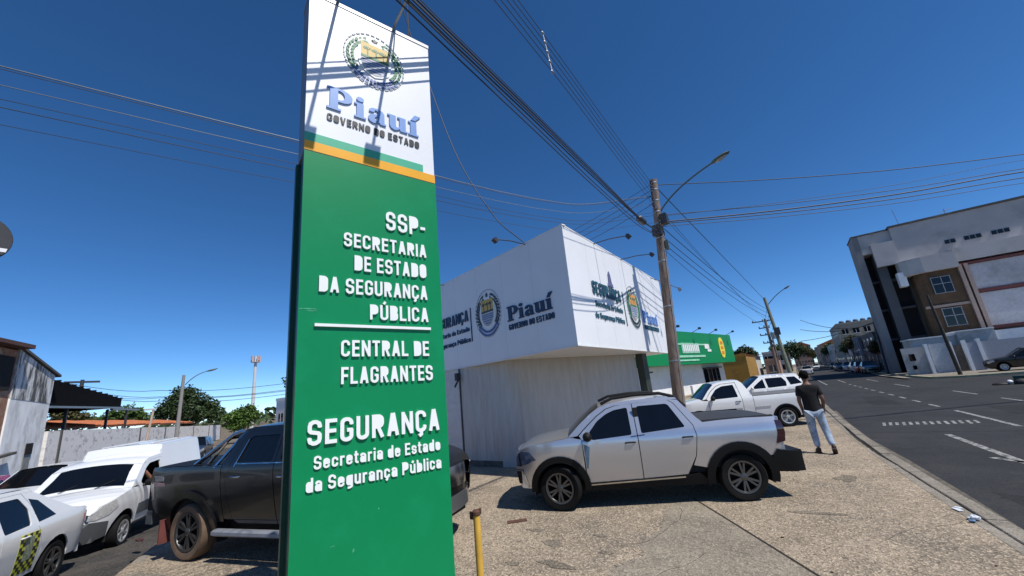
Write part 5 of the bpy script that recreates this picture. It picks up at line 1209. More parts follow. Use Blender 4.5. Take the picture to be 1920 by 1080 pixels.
P2B, P2T = Vector((-.62, 45, 0)), Vector((-1.22, 46, 8.5))
p2 = pole('utility_pole', 'leaning concrete pole with lamp arm further down the avenue', tuple(P2B), tuple(P2T), .20, .13, mat('pole_concrete_green', (.16, .17, .13), .9, var=.2))
streetlamp(p2, P2B.lerp(P2T, .9), (-.3, 46, 8.6), (.55, 46, 9.0), r=.035)
B = MB(); B.box(P2B.lerp(P2T, .6) + Vector((.1, -.2, 0)), (.5, .3, .7)); B.build('transformer', DARKM, p2)
P3 = sight(1434, 598, d=60); P3b = Vector((P3.x, P3.y, 0))
p3_ = pole('utility_pole', 'power pole with cross-arms and transformer standing behind the leaning pole', tuple(P3b), tuple(P3), .18, .14, CONC)
for dz, w in ((.25, 2.4), (1.1, 1.2), (2.0, 1.3), (3.0, 1.0)):
    B = MB(); B.box((P3.x - .3, P3.y, P3.z - dz), (w, .12, .12)); 
    for k in (-.45, 0, .45): B.lathe([(.05, 0), (.07, .1), (.03, .2)], (P3.x - .3 + k * w, P3.y, P3.z - dz + .06), 'Z', 8)
    B.build('crossarm', DARKM, p3_)
B = MB(); B.lathe([(.01, 0), (.3, 0), (.3, .8), (.01, .8)], (P3.x + .5, P3.y, P3.z - 2.6), 'Z', 12); B.build('transformer', GREYM, p3_, smooth=True)
P4 = sight(1448, 632, d=90); pole('utility_pole', 'thin far pole between the ochre house and the avenue', (P4.x, P4.y, 0), tuple(P4), .17, .12, CONC)
P5 = sight(1638, 604, d=62); P5b = sight(1662, 690, d=60); P5b.z = 0
pole('utility_pole', 'dark pole at the near end of the beige block across the avenue', tuple(P5b), tuple(P5), .14, .10, DARKM)
RPb = Vector((9.75, 44.3, 0)); RPt = sight(1738, 553, d=44.5)
pole('utility_pole', 'dark leaning pole on the far pavement in front of the brown facade', tuple(RPb), tuple(RPt), .13, .08, mat('dark_wood_pole', (.05, .042, .035), .9, var=.3))

# cables towards the camera (bundle), with splice
def yx(k, y): return -2.66 + k * (13.25 - y)
BG = 'bundle of black telecom cables running to the near pole'
for k, (dz, dx, r) in enumerate([(0, 0, .020), (.04, .01, .013), (-.04, .02, .016), (.07, -.015, .010), (-.02, -.03, .016), (.02, .045, .009), (-.08, .0, .011)]):
    pts = [on(6.6) + Vector((0, -.2, dz * .4)), (yx(.03, 10.4) + dx * .3, 10.4, 6.10 + dz * .4), (yx(.03, 7.0) + dx, 7.0, 5.97 + dz), (yx(.03, 4.5) + dx, 4.5, 5.90 + dz), (yx(.03, 2.2) + dx, 2.2, 5.83 + dz), (yx(.03, -6) + dx, -6, 5.78 + dz), (yx(.03, -22) + dx, -22, 6.6 + dz)]
    cable(pts, r * .62, label=['thickest cable at the heart of the black telecom bundle', 'upper right cable of the black telecom bundle', 'lower right thick cable of the black telecom bundle', 'uppermost thin cable of the black telecom bundle', 'left thick cable of the black telecom bundle', 'outermost right thin cable of the black telecom bundle', 'lowest thin cable of the black telecom bundle'][k], group=BG, n=3)
for k, (dz, dx) in enumerate([(-.13, .03), (-.10, -.05)]):
    pts = [on(6.45) + Vector((0, -.2, 0)), (yx(.03, 10.4) + dx, 10.4, 5.95 + dz * .5), (yx(.03, 7.0) + dx, 7.0, 5.85 + dz), (yx(.03, 4.5) + dx, 4.5, 5.82 + dz), (yx(.03, 2.2) + dx, 2.2, 5.80 + dz), (yx(.03, -6) + dx, -6, 5.8 + dz), (yx(.03, -22) + dx, -22, 6.6 + dz)]
    cable(pts, .009, label=('nearer' if k == 0 else 'farther') + ' single black cable sagging just below the telecom bundle', group='single cables below the bundle', n=3)
B = MB(); a, b = Vector((yx(.03, 10.15), 10.15, 6.07)), Vector((yx(.03, 10.75), 10.75, 6.12)); B.tube([a, a.lerp(b, .12), a.lerp(b, .88), b], [.03, .085, .085, .03], 12)
tag(B.build('splice_box', DARKM, None, smooth=True), 'black cylindrical splice closure hanging on the cable bundle near the pole', 'splice closure')
# low-voltage lines above, with a spacer
for i, z in enumerate(RACK):
    s = on(z) + Vector((-.05, -.16, 0)); sx = Vector((-2.50 + .02 * i, 5.6, z - .03 * i - .02)); e = Vector((-2.0, -24, z - .1))
    cable([s, sx.lerp(s, .5) - Vector((0, 0, .03)), sx, sx.lerp(e, .4) - Vector((0, 0, .12)), e], .0065, label=['uppermost', 'second', 'middle', 'fourth', 'lowest'][i] + ' thin power line from the insulator rack atop the near pole', group='thin power lines from the top of the near pole', n=3, m=CABLE)
B = MB()
for i, z in enumerate(RACK): B.ell((-2.50 + .02 * i, 5.6, z - .03 * i - .02), (.025, .05, .035), 8, 6)
B.tube([(-2.50, 5.6, 8.33), (-2.42, 5.6, 7.41)], .008, 5); tag(B.build('line_spacer', GREYM, None, smooth=True), 'small spacer with insulators clipping the five thin power lines together', 'line spacer')
# lines towards the side street (left)
LG = 'cables crossing to the side street on the left'
for k, (zl, zr, r, m_) in enumerate([(7.55, 7.9, .020, STEELC), (7.50, 7.86, .010, CABLE), (7.22, 7.6, .013, STEELC), (6.98, 7.3, .009, CABLE), (6.84, 7.2, .011, CABLE), (6.55, 6.95, .008, CABLE)]):
    a = on(zr) + Vector((-.12, -.1, 0)); d = Vector((-7.6, 3.7, 0)); e = Vector((-9.0, -.1, zl)); far = e + (e - Vector((-7.6, 3.7, zl - .02))) * 4
    cable([a, Vector((-4.9, 10.9, (zl + zr) / 2 - .12)), Vector((-7.6, 3.7, zl - .02)), e, far], r * .62, label=['thick pale cable, uppermost of those crossing the sky left of the totem sign', 'thin black cable just under the thick pale one left of the totem sign', 'thinner pale cable below the thick pale one left of the totem sign', 'faint black cable under the thinner pale one left of the totem', 'darkest of the low cables crossing left of the totem sign', 'lowest cable crossing the sky left of the totem sign'][k], group=LG, n=4, m=m_)
# drops and links round the near pole
cable([sight(690, -220, d=9.5), sight(765, 50, d=11.3), sight(805, 160, d=11.3), sight(860, 300, d=11), sight(930, 410, d=10.3), (-5.15, 8.45, 5.71)], .014, label='black service drop sagging behind the totem sign down to the office roof', group='service drops', n=5)
RM = thing('roof_mast', 'small steel service mast on the flat roof of the white office', 'mast', (-9.0, 12.4, 5.68)); MB().tube([(-9, 12.4, 5.68), (-9, 12.4, 6.75)], .03, 8).build('shaft', GREYM, RM)
for k, (z, lb) in enumerate([(8.3, 'uppermost'), (8.1, 'second'), (7.9, 'third'), (7.6, 'lowest')]):
    cable([on(z) + Vector((-.1, -.1, 0)), (-9.0, 12.4, 6.72 - .12 * k)], .008, sag=.12 + .04 * k, label=lb + ' thin service wire from the near pole down behind the white fascia', group='service wires fanning to the office', n=10)
# lines along the avenue to the second pole
for k, (z, r) in enumerate([(8.3, .016), (6.9, .014), (6.55, .012), (6.3, .012), (7.4, .007), (7.6, .007), (6.1, .008)]):
    e = P2B.lerp(P2T, .97 - .0 if k == 0 else .9 - .045 * k); cable([on(z), e], r, sag=.0 if k == 0 else .30 + .05 * k, label=['cable from the tip of the near pole to the tip of the leaning pole', 'thick cable leaving the junction box of the near pole for the leaning pole', 'second thick cable under the junction box towards the leaning pole', 'third thick cable towards the leaning pole', 'thin cable high between the near and leaning poles', 'thinnest cable high between the near and leaning poles', 'lowest thin cable between the near and leaning poles'][k], group='cables along the avenue', n=16)
for k in range(4):
    e = P3 - Vector((.3, 0, .3 + .5 * k)); cable([P2B.lerp(P2T, .9 - .08 * k), e], .015, sag=.3, label=['uppermost', 'second', 'third', 'lowest'][k] + ' short cable between the leaning pole and the cross-arm pole', group='cables beyond the leaning pole', n=6)
    cable([e, e + Vector((2.5, 90, -1))], .015, sag=1.2, label=['uppermost', 'second', 'third', 'lowest'][k] + ' cable running on down the avenue beyond the cross-arm pole', group='cables beyond the leaning pole', n=8)
# lines crossing the avenue to the right
for k, (zs, px, py, r) in enumerate([(8.3, 1920, 289, .014), (7.2, 1920, 316, .012), (6.95, 1920, 322, .022), (6.9, 1920, 333, .016), (6.8, 1920, 343, .010), (7.15, 1920, 300, .007)]):
    q = sight(px, py, y=20.0); e = on(zs) + (q - on(zs)) * 1.9; e.z = q.z + .35
    c_ = [on(zs), on(zs).lerp(q, .33) - Vector((0, 0, .16)), on(zs).lerp(q, .66) - Vector((0, 0, .17)), q, e]
    cable(c_, r, label=['uppermost lone cable crossing the avenue to the right edge', 'thin cable over the thick one crossing the avenue to the right', 'thickest cable crossing the avenue to the right edge', 'cable right under the thickest one crossing the avenue', 'lowest thin cable crossing the avenue to the right edge', 'faint thin cable between the uppermost and the thick ones over the avenue'][k], group='cables crossing the avenue to the right', n=4)
for k, (a, b) in enumerate([((1500, 640), (1700, 575)), ((1500, 618), (1640, 605)), ((1500, 600), (1620, 612))]):
    cable([sight(a[0], a[1], d=62), sight(b[0], b[1], d=62)], .03, sag=.6, label=['topmost', 'middle', 'lowest'][k] + ' of the faint cables left of the tall building', group='faint distant cables', n=8)
# wire drop at the top of the sign
cable([(yx(.03, 2.2), 2.2, 5.83), SP(1.02, 5.75, -.05) + Vector((.05, 0, 1.2)), SP(1.02, 5.76, -.05)], .008, label='thin feeder wire dropping from the bundle to the top of the totem sign', group='feeder wires', n=3)

# ================================================================== small things on the forecourt
YB = mat('bollard_yellow', (.62, .36, .05), .6, var=.12, scale=10, c2=(.30, .15, .06), c2scale=8, c2lo=.6, c2hi=.75)
RUST = mat('rusty_iron', (.09, .04, .025), .9, var=.3, scale=20)
bo = thing('yellow_post', 'yellow painted steel post with a rusty broken top beside the totem sign', 'bollard', (-2.54, 2.90, 0))
MB().tube([(-2.54, 2.90, -.05), (-2.54, 2.90, .5), (-2.54, 2.90, .955)], .030, 16).build('post', YB, bo, smooth=True)
B = MB(); B.lathe([(.033, .955), (.038, .96), (.037, .985), (.02, 1.0), (.001, 1.0)], (-2.54, 2.90, 0), 'Z', 12); B.box((-2.57, 2.88, .955), (.05, .012, .06)); B.box((-2.515, 2.92, .985), (.02, .03, .04), rz=.5); B.build('rusty_cap', RUST, bo)
p = sight(970, 978, z=0); B = MB(); B.box((p.x, p.y, .008), (.30, .12, .012), rz=.75); tag(B.build('iron_plate', RUST), 'small dark iron plate lying flat on the paving near the silver pickup', 'plate')
PAPER = mat('litter_white', (.62, .66, .70), .6, var=.1, scale=40); BLUEL = mat('litter_blue', (.12, .20, .34), .6)
def crumple(p, s, m, name, label, cat, seed):
    r_ = random.Random(seed); B = MB(); B.ell((0, 0, 0), (1, 1, .6), 9, 7); B.v = [tuple(p[i] + (v[i] * s[i]) * (1 + r_.uniform(-.28, .28)) for i in range(3)) for v in B.v]; return tag(B.build(name, m), label, cat)
p = sight(1827, 970, z=0.03); crumple(p, (.055, .05, .04), PAPER, 'crumpled_cup', 'crumpled white cup lying in the gap behind the kerb', 'litter', 1)
p = sight(1823, 976, z=0.02); crumple(p, (.035, .03, .02), BLUEL, 'plastic_scrap', 'bluish scrap of plastic under the crumpled cup', 'litter', 2)
p = sight(1796, 957, z=0.0); B = MB(); B.box((p.x, p.y, .012), (.13, .05, .006), rz=1.9); B.box((p.x + .02, p.y + .06, .02), (.07, .04, .006), rz=2.3); tag(B.build('paper_sheet', PAPER), 'flat torn piece of white paper beside the crumpled cup', 'litter')
for k, (px, py, s, lb) in enumerate([(1467, 1007, .022, 'dark dry leaf near the open joint at the bottom right'), (1560, 1072, .016, 'small pebble right of the paving joint at the bottom edge'), (1868, 1060, .014, 'tiny pebble near the kerb in the lower right corner'), (1545, 1030, .010, 'small pebble between the dry leaf and the bottom edge')]):
    p = sight(px, py, z=.008); crumple(p, (s, s * .7, s * .35), RUST, 'dry_leaf' if k == 0 else 'pebble', lb, 'leaf' if k == 0 else 'pebble', 10 + k)
p = sight(262, 1010, z=.0); crumple(p + Vector((0, 0, -.02)), (.16, .05, .03), mat('dark_red_rag', (.05, .015, .015), .9), 'dark_rag', 'dark reddish rag on the side-street kerb behind the black pickup', 'litter', 5)
# gravel grains scattered over the nearest paving
B = MB(); rr = random.Random(21)
for i in range(2600):
    y = rr.uniform(2.6, 9.5); x = rr.uniform(-6.2, kx(y) - .4)
    if -2.2 < x < -1.0 and y < 5: continue
    s = rr.uniform(.004, .011); a = rr.uniform(0, pi); z = s * .35
    B.add([(x + s * cos(a + t), y + s * sin(a + t) * .8, 0.001) for t in (0, 1.6, 3.1, 4.7)] + [(x, y, z + .002)], [(0, 1, 4), (1, 2, 4), (2, 3, 4), (3, 0, 4)])
tag(B.build('grit', mat('grit', (.20, .165, .13), .95, var=.5, scale=60)), 'loose grit scattered over the forecourt paving', 'grit', kind='stuff')
# weeds along the slab edge and by the totem foot
WEED = mat('dry_weed', (.16, .15, .05), .9, var=.3)
B = MB()
for i in range(420):
    k = rr.random(); x, y = rr.choice([(-2.75 + rr.gauss(0, .15), 3.4 + rr.gauss(0, .35)), (-3.3 + rr.gauss(0, .3), 5.3 + rr.gauss(0, .12)), (-2.9 + rr.gauss(0, .25), 3.0 + rr.gauss(0, .4))])
    h = rr.uniform(.01, .028); a = rr.uniform(0, 2 * pi); w = .004
    B.add([(x - w * cos(a), y - w * sin(a), 0), (x + w * cos(a), y + w * sin(a), 0), (x + rr.uniform(-.015, .015), y + rr.uniform(-.015, .015), h)], [(0, 1, 2)])
tag(B.build('sparse_weeds', WEED), 'sparse dry weeds in the paving by the yellow post', 'weeds', kind='stuff')
# round sign back at the left edge
c = sight(-54, 444, d=7.3); c2 = sight(-33 + 40, 442, d=7.3)
rs = thing('round_traffic_sign', 'grey back of a round traffic sign cut by the left edge of the photo', 'traffic sign', (c.x, c.y, 0))
dv = Vector((c.x, c.y, 0)).normalized(); Rz = dv.to_track_quat('Z', 'Y').to_matrix()
B = MB(); B.lathe([(.001, -.004), (.295, -.004), (.30, 0), (.295, .004), (.001, .004)], c, 'Z', 40, R=Rz); B.build('disc', mat('sign_back_grey', (.045, .045, .05), .5, .3), rs, smooth=True)
sd = Vector((-dv.y, dv.x, 0)) * -1
B = MB(); B.prism([(-.28, -.13), (.262, -.13), (.27, -.085), (-.28, -.085)], c - dv * .010, sd, (0, 0, 1), -dv, .003); B.build('sticker_strip', WHITE, rs)
B = MB(); B.prism([(-.25, -.165), (.24, -.165), (.255, -.135), (-.26, -.135)], c - dv * .010, sd, (0, 0, 1), -dv, .003); B.build('clamp_strip', DARKM, rs)
q = c + dv * .04; MB().tube([(q.x, q.y, -.2), (q.x, q.y, c.z + .3)], .03, 10).build('post', GREYM, rs, smooth=True)
# ================================================================== the green-fronted building
GA, GB = Vector((-9.3, 37.8, 0)), Vector((-5.92, 55.0, 0)); GD = (GB - GA).normalized(); GN = Vector((GD.y, -GD.x, 0))
gb = thing('green_fascia_building', 'low building with bright green fascia, white strokes and a yellow oval, beyond the near pole', 'building', (-10, 46, 0))
FG = mat('fascia_green', (.005, .22, .075), .4, var=.04); LG_ = mat('pale_green_stripe', (.30, .62, .45), .5, var=.2, scale=3)
GLn = (GB - GA).length
def gq(name, pts, m, w0=0.0, w1=.05, par=None): B = MB(); B.prism(pts, GA + GN * w0, GD, (0, 0, 1), GN, w1 - w0); return B.build(name, m, par or gb)
f_ = gq('fascia', [(-5, 2.9), (GLn, 2.9), (GLn, 6.07), (-5, 6.07)], FG, -1.4, 0)
gq('wall', [(-5, -.1), (GLn - .5, -.1), (GLn - .5, 2.895), (-5, 2.895)], WHITE, -12, -1.3)
gq('low_wall', [(2.0, 0), (9.0, 0), (9.0, .95), (2.0, .95)], WHITE, .6, .8)
for (a, b) in ((-3.2, -1.6), (10.6, 15.2)):
    w_ = gq('window', [(a, .9), (b, .9), (b, 2.35), (a, 2.35)], GLASS, -1.28, -1.24)
    gq('window_canopy', [(a - .1, 2.38), (b + .1, 2.38), (b + .1, 2.5), (a - .1, 2.5)], DARKM, -1.28, -.9, w_)
    for k in range(1, 4): x = a + (b - a) * k / 4; gq('window_bar', [(x - .04, .9), (x + .04, .9), (x + .04, 2.35), (x - .04, 2.35)], GREYM, -1.23, -1.20, w_)
for (a, b, z0, z1) in ((1.2, 8.9, 4.75, 4.9), (3.2, 7.3, 3.95, 4.95), (2.0, 8.6, 3.55, 3.75), (0.4, 6.8, 3.2, 3.35), (8.9, 10.1, 4.4, 4.9), (9.5, 10.5, 4.1, 4.35)): gq('white_stroke', [(a, z0), (b, z0), (b, z1), (a, z1)], LG_ if b - a > 3 else WHITE, .01, .05)
for k in range(9): gq('fascia_letter', [(3.4 + .43 * k, 4.1), (3.68 + .43 * k, 4.1), (3.68 + .43 * k, 4.8), (3.4 + .43 * k, 4.8)], WHITE, .055, .09)
ov = gq('yellow_oval', [(13.9 + .75 * cos(t), 4.55 + 1.15 * sin(t)) for t in [2 * pi * k / 24 for k in range(24)]], mat('oval_yellow', (.80, .66, .08), .5), .01, .06)
for z in (5.1, 4.55, 4.0): gq('oval_mark', [(13.55, z - .16), (14.25, z - .16), (14.25, z + .16), (13.55, z + .16)], mat('oval_orange', (.70, .24, .04), .5), .065, .09, ov)
for s in (1.5, 6.5, 11, 16.3): p = GA + GD * s; B = MB(); B.tube([(p.x, p.y, 6.05), (p.x + GN.x * .8, p.y + GN.y * .8, 6.35)], .03, 5); B.box((p.x + GN.x * .8, p.y + GN.y * .8, 6.35), (.25, .25, .2)); B.build('sign_lamp', DARKM, gb)

# ================================================================== generic houses
def facade_windows(par, x0, x1, y, zs, n, w, h, m=GLASS, face='y', fr=WHITE):
    for z in zs:
        for k in range(n):
            c_ = x0 + (x1 - x0) * (k + .5) / n; B = MB(); F_ = MB()
            if face == 'y': B.bb((c_ - w / 2, y - .03, z), (c_ + w / 2, y + .02, z + h)); F_.bb((c_ - w / 2 - .06, y - .06, z - .08), (c_ + w / 2 + .06, y - .0, z - .02)); F_.bb((c_ - .03, y - .05, z), (c_ + .03, y - .031, z + h))
            else: B.bb((y - .03, c_ - w / 2, z), (y + .02, c_ + w / 2, z + h)); F_.bb((y - .06, c_ - w / 2 - .06, z - .08), (y, c_ + w / 2 + .06, z - .02)); F_.bb((y - .05, c_ - .03, z), (y - .031, c_ + .03, z + h))
            wo_ = B.build('window', m, par); F_.build('window_frame', fr, wo_)
def house(name, label, x0, x1, y0, y1, h, m, roof=None, zs=(1.0,), n=3, w=1.1, wh=1.1, sides=True, z0=-.1, door=True, rh=1.2, parapet=True):
    hs_ = thing(name, label, 'building', ((x0 + x1) / 2, (y0 + y1) / 2, 0)); B = MB(); B.bb((x0, y0, z0), (x1, y1, h)); B.build('wall', m, hs_)
    facade_windows(hs_, x0 + .3, x1 - .3, y0, zs, n, w, wh)
    if sides: facade_windows(hs_, y0 + .5, y1 - .5, x0, zs, max(2, int((y1 - y0) / 3.5)), w, wh, face='x')
    if door: B = MB(); B.bb((x0 + .4, y0 - .04, 0), (x0 + 1.3, y0 + .02, 2.1)); B.build('door', DARKM, hs_)
    if roof:
        B = MB(); xm = (x0 + x1) / 2; B.prism([(x0 - .4, h), (x1 + .4, h), (xm, h + rh)], (0, y0 - .4, 0), (1, 0, 0), (0, 0, 1), (0, 1, 0), y1 - y0 + .8); B.build('roof', roof, hs_)
    elif parapet:
        B = MB(); B.bb((x0 - .06, y0 - .06, h), (x1 + .06, y0 + .14, h + .35)); B.bb((x0 - .06, y0 + .14, h), (x0 + .14, y1, h + .35)); B.build('parapet', m, hs_)
    return hs_
OCHRE = mat('ochre_render', (.30, .17, .03), .9, var=.12, c2=(.17, .10, .03), c2scale=.6); BEIGE = mat('beige_render', (.27, .25, .205), .9, var=.1, c2=(.24, .22, .19), c2scale=.5); SLATE = mat('blue_grey_render', (.10, .12, .15), .9, var=.2); PINK = mat('pinkish_render', (.34, .22, .17), .9, var=.1)
DKG = mat('dark_grey_render', (.09, .085, .08), .9, var=.2, c2=(.16, .15, .13), c2scale=1); PALE = mat('pale_render', (.46, .46, .45), .9, var=.1, c2=(.34, .33, .31), c2scale=.7)
house('ochre_house', 'ochre windowless house between the green-fronted building and the poles', -9.5, -5.3, 61, 76, 3.55, OCHRE, n=1, zs=(), sides=False, door=True)
house('tiled_house', 'low pale house with orange clay roof behind the ochre house', -9.4, -5.6, 80, 92, 3.9, PALE, roof=TILE, n=2, rh=.8)
house('distant_white_house', 'small pale house beyond the cross-arm pole left of the avenue', -5.6, -1.8, 100, 115, 4.6, PALE, n=3, zs=(1.0, 2.9), rh=1)
house('distant_grey_house', 'narrow grey house further down the left side of the avenue', -5.2, -1.4, 140, 160, 5.0, DKG, n=3)
house('corner_shop', 'small stone-coloured shop just right of the ochre house', -4.6, -2.5, 84, 92, 2.9, PINK, n=1, door=True)
house('beige_block', 'three-storey beige block across the avenue with flat roof and tanks', 9.2, 17.5, 118, 140, 9.6, BEIGE, zs=(1.2, 4.4, 7.4), n=4)
for k in range(5): B = MB(); B.lathe([(.01, 0), (.5, 0), (.5, .8), (.3, 1.0), (.01, 1.05)], (10.5 + 1.3 * k, 121, 9.62), 'Z', 10); tag(B.build('water_tank', mat('tank_blue', (.06, .10, .16), .6), smooth=True), ['leftmost', 'second from left', 'middle', 'fourth from left', 'rightmost'][k] + ' of the five tanks on the roof of the beige block', 'water tank', 'water tanks on the beige block')
house('red_roof_house', 'wide house with red clay roof at the far bend of the avenue', -1, 9.5, 330, 345, 13, PINK, roof=TILE, n=6, zs=(2, 6, 10), w=1, wh=1.4, rh=3)
house('slate_shop', 'dark blue-grey shop front before the beige block across the avenue', 9.3, 13.5, 90, 104, 5.2, SLATE, n=3, zs=(.6, 3.2), w=1.0, wh=1.6)
house('grey_shop', 'grey two-storey shop with awning next to the blue-grey shop', 9.6, 14.5, 76, 88, 5.0, DKG, n=3, zs=(.4, 3.0), w=1.2, wh=1.6)
house('pale_shop', 'pale low shop beyond the beige block', 8.9, 14, 145, 170, 6.0, PALE, n=3, zs=(1, 3.6))
house('far_left_house', 'distant house with orange roof left of the avenue before the bend', -9, -3, 200, 215, 7, PINK, roof=TILE, n=2)
house('brick_shop', 'small red-brown shop between the grey shop and the timber shelter', 9.5, 13.5, 69.5, 75.5, 3.7, mat('shop_brown', (.16, .085, .06), .9, var=.3, scale=2), n=2, zs=(.8,), w=1.3, wh=1.3)
house('white_shop', 'low white shop just beyond the blue-grey one across the avenue', 9.2, 14, 105, 116, 4.2, PALE, n=3, zs=(.6,), w=1.4, wh=1.6)
house('rust_roof_house', 'low house with rusty roof far along the right side of the avenue', 9.0, 14, 172, 190, 4.5, PINK, roof=TILE, n=3)
house('far_tile_house', 'pinkish house with clay roof closing the gap right of the large far tree', 10, 22, 240, 255, 9.5, PINK, roof=TILE, n=4, zs=(1, 4.5), rh=2.2)
house('far_pale_house', 'pale two-storey house in the distant row right of the avenue', 9.3, 16, 262, 275, 9, BEIGE, n=3, zs=(1, 4.5))
house('grey_far_house', 'grey house beside the large tree at the bend', 9.0, 15, 195, 215, 6.5, DKG, n=3, zs=(1, 4))
for k, (x, y, w_, lb) in enumerate([(8.7, 80, 2.6, 'faded red awning on the grey shop across the avenue'), (8.6, 95, 3.0, 'dark awning on the blue-grey shop across the avenue'), (8.5, 108, 3.0, 'pale awning on the low white shop across the avenue')]):
    B = MB(); B.prism([(x, 2.5), (x + 1.2, 2.9), (x + 1.2, 2.96), (x, 2.56)], (0, y, 0), (1, 0, 0), (0, 0, 1), (0, 1, 0), w_); aw_ = thing('shop_awning', lb, 'awning', (x, y, 2.5)); B.build('canvas', [mat('awning_red', (.20, .06, .05), .9), DKG, PALE][k], aw_)
    B = MB(); B.tube([(x, y + .1, 0), (x, y + .1, 2.5)], .04, 5); B.tube([(x, y + w_ - .1, 0), (x, y + w_ - .1, 2.5)], .04, 5); B.build('awning_posts', DARKM, aw_)
rr = random.Random(77)
for k in range(5):
    x, y = rr.uniform(8.5, 9.4), 66 + k * 9.2 + rr.uniform(-1, 1); h = rr.uniform(.7, 1.5); B = MB(); B.bb((x, y, 0), (x + rr.uniform(.3, .8), y + rr.uniform(.3, 1.2), h)); B.bb((x - .04, y - .04, h + .002), (x + .5, y + .5, h + .06))
    tag(B.build('street_cabinet', rr.choice([DKG, PALE, SLATE, BRICKR])), ['nearest', 'second', 'third', 'fourth', 'farthest'][k] + ' small cabinet on the far pavement, counted from the tall building', 'cabinet', 'small cabinets and stalls on the far pavement')
# tiled awning with timber posts in front of the tall building
aw = thing('tiled_shelter', 'open timber shelter with orange tiled roof at the foot of the tall grey building', 'shelter', (11, 64, 0))
B = MB(); B.prism([(8.9, 3.2), (14.5, 3.0), (14.5, 3.15), (11.5, 4.2), (8.9, 3.4)], (0, 61.5, 0), (1, 0, 0), (0, 0, 1), (0, 1, 0), 5); B.build('roof', TILE, aw)
for x in (9.1, 10.0, 11.0, 12.2, 13.4): B = MB(); B.bb((x, 61.8, 0), (x + .2, 62, 3.1)); B.build('post', mat('dark_timber', (.06, .04, .03), .9), aw)
B = MB(); B.bb((9.2, 64.5, 0), (14.4, 64.8, 3.0)); B.build('back_wall', mat('brown_render', (.13, .085, .06), .9), aw)
for x, y, s in ((9.4, 62.6, .7), (10.5, 62.9, .9), (12.4, 62.4, .8)): B = MB(); B.bb((x, y, 0), (x + s, y + s, s * 1.3)); B.build('stored_crate', DKG, aw)

# ================================================================== the tall building on the right
tb = thing('tall_building', 'tall pale grey building with brown two-storey bay and red trim on the right', 'building', (16, 66, 0))
TG = mat('pale_grey_render', (.46, .44, .43), .9, var=.08, scale=.6, c2=(.36, .35, .34), c2scale=.35); TGD = mat('mid_grey_render', (.20, .205, .215), .9, var=.1, scale=.6); WBAR = mat('window_bar_grey', (.30, .31, .33), .6); PIER = mat('dark_grey_pier', (.095, .10, .11), .9, var=.15, scale=.6); RECESS = mat('dark_recess', (.018, .019, .022), .8)
BRN = mat('brown_brick_render', (.125, .075, .042), .9, var=.2, scale=1.5, c2=(.09, .06, .035), c2scale=.7); REDT = mat('dark_red_trim', (.13, .035, .035), .7); COLM = mat('column_render', (.36, .27, .23), .9)
def tb_(name, a, b, m, par=None): B = MB(); B.bb(a, b); return B.build(name, m, par or tb)
tb_('main_block', (11.4, 58, 10.6), (34, 80, 15.3), TG); tb_('lower_block', (11.9, 59.4, -.1), (34, 80, 10.59), TGD)
tb_('end_slab', (8.15, 58.4, -.1), (8.7, 61.6, 15.2), TGD); tb_('end_roof_slab', (8.71, 58.4, 13.0), (11.39, 62, 15.2), TG)
tb_('stair_head', (9.5, 57.9, 11.3), (11.38, 58.39, 13.9), TG)
tb_('recess_wall', (8.71, 60.6, -.1), (11.88, 62, 12.99), RECESS); tb_('stair_pier', (9.5, 58.6, -.1), (10.35, 60.5, 12.99), PIER)
tb_('roof_trim', (11.3, 57.85, 15.31), (34, 80, 15.5), DKG); tb_('roof_trim', (8.1, 58.3, 15.21), (11.29, 62, 15.35), DKG)
for z in (3.4, 6.6, 9.8): tb_('landing_slab', (8.71, 59.6, z), (9.49, 60.55, z + .2), PIER); tb_('landing_slab', (10.36, 59.6, z), (11.7, 60.55, z + .2), PIER)
# curved balcony band
B = MB(); B.prism([(11.0, 58.6), (11.05, 57.4), (11.6, 56.9), (12.6, 56.6), (15.1, 56.55), (15.1, 58.6)], (0, 0, 9.7), (1, 0, 0), (0, 1, 0), (0, 0, 1), 1.6); B.build('balcony_band', TG, tb)
tb_('upper_band', (15.11, 56.9, 10.2), (34, 57.98, 11.6), TG)
tb_('corner_box', (10.7, 57.3, 8.7), (11.3, 58.3, 10.2), WHITE)
B = MB(); B.prism([(11.9, 59.4), (11.9, 57.9), (12.5, 57.2), (15.0, 57.1), (15.0, 59.4)], (0, 0, -.1), (1, 0, 0), (0, 1, 0), (0, 0, 1), 9.79); B.build('brown_bay', BRN, tb)
tb_('floor_line', (11.85, 57.0, 6.0), (15.0, 57.09, 6.25), COLM)
for z, zz in ((7.4, 9.2), (4.1, 6.0)):
    w_ = tb_('window', (12.9, 57.02, z), (14.3, 57.09, zz - .2), GLASS)
    for x in (12.87, 13.6, 14.24): tb_('window_bar', (x, 56.99, z), (x + .06, 57.015, zz - .15), WBAR, w_)
    for q in (z - .05, (z + zz) / 2, zz - .2): tb_('window_bar', (12.85, 56.97, q), (14.33, 56.985, q + .06), WBAR, w_)
for x in (15.02, 15.45): tb_('column', (x, 56.8, -.1), (x + .28, 57.4, 9.9), COLM)
WPAN = mat('peeling_white_wall', (.50, .50, .52), .9, var=.1, c2=(.34, .33, .33), c2scale=.5, c2lo=.45, c2hi=.7)
tb_('upper_panel', (15.75, 57.1, 7.25), (34, 58.8, 9.75), WPAN); tb_('lower_panel', (15.75, 57.1, 3.7), (34, 58.8, 6.85), WPAN)
tb_('red_trim', (15.1, 56.88, 9.78), (34, 57.09, 10.0), REDT); tb_('red_trim', (15.75, 56.98, 6.9), (34, 57.09, 7.2), REDT); tb_('red_trim', (15.75, 56.98, 3.4), (34, 57.09, 3.66), REDT)
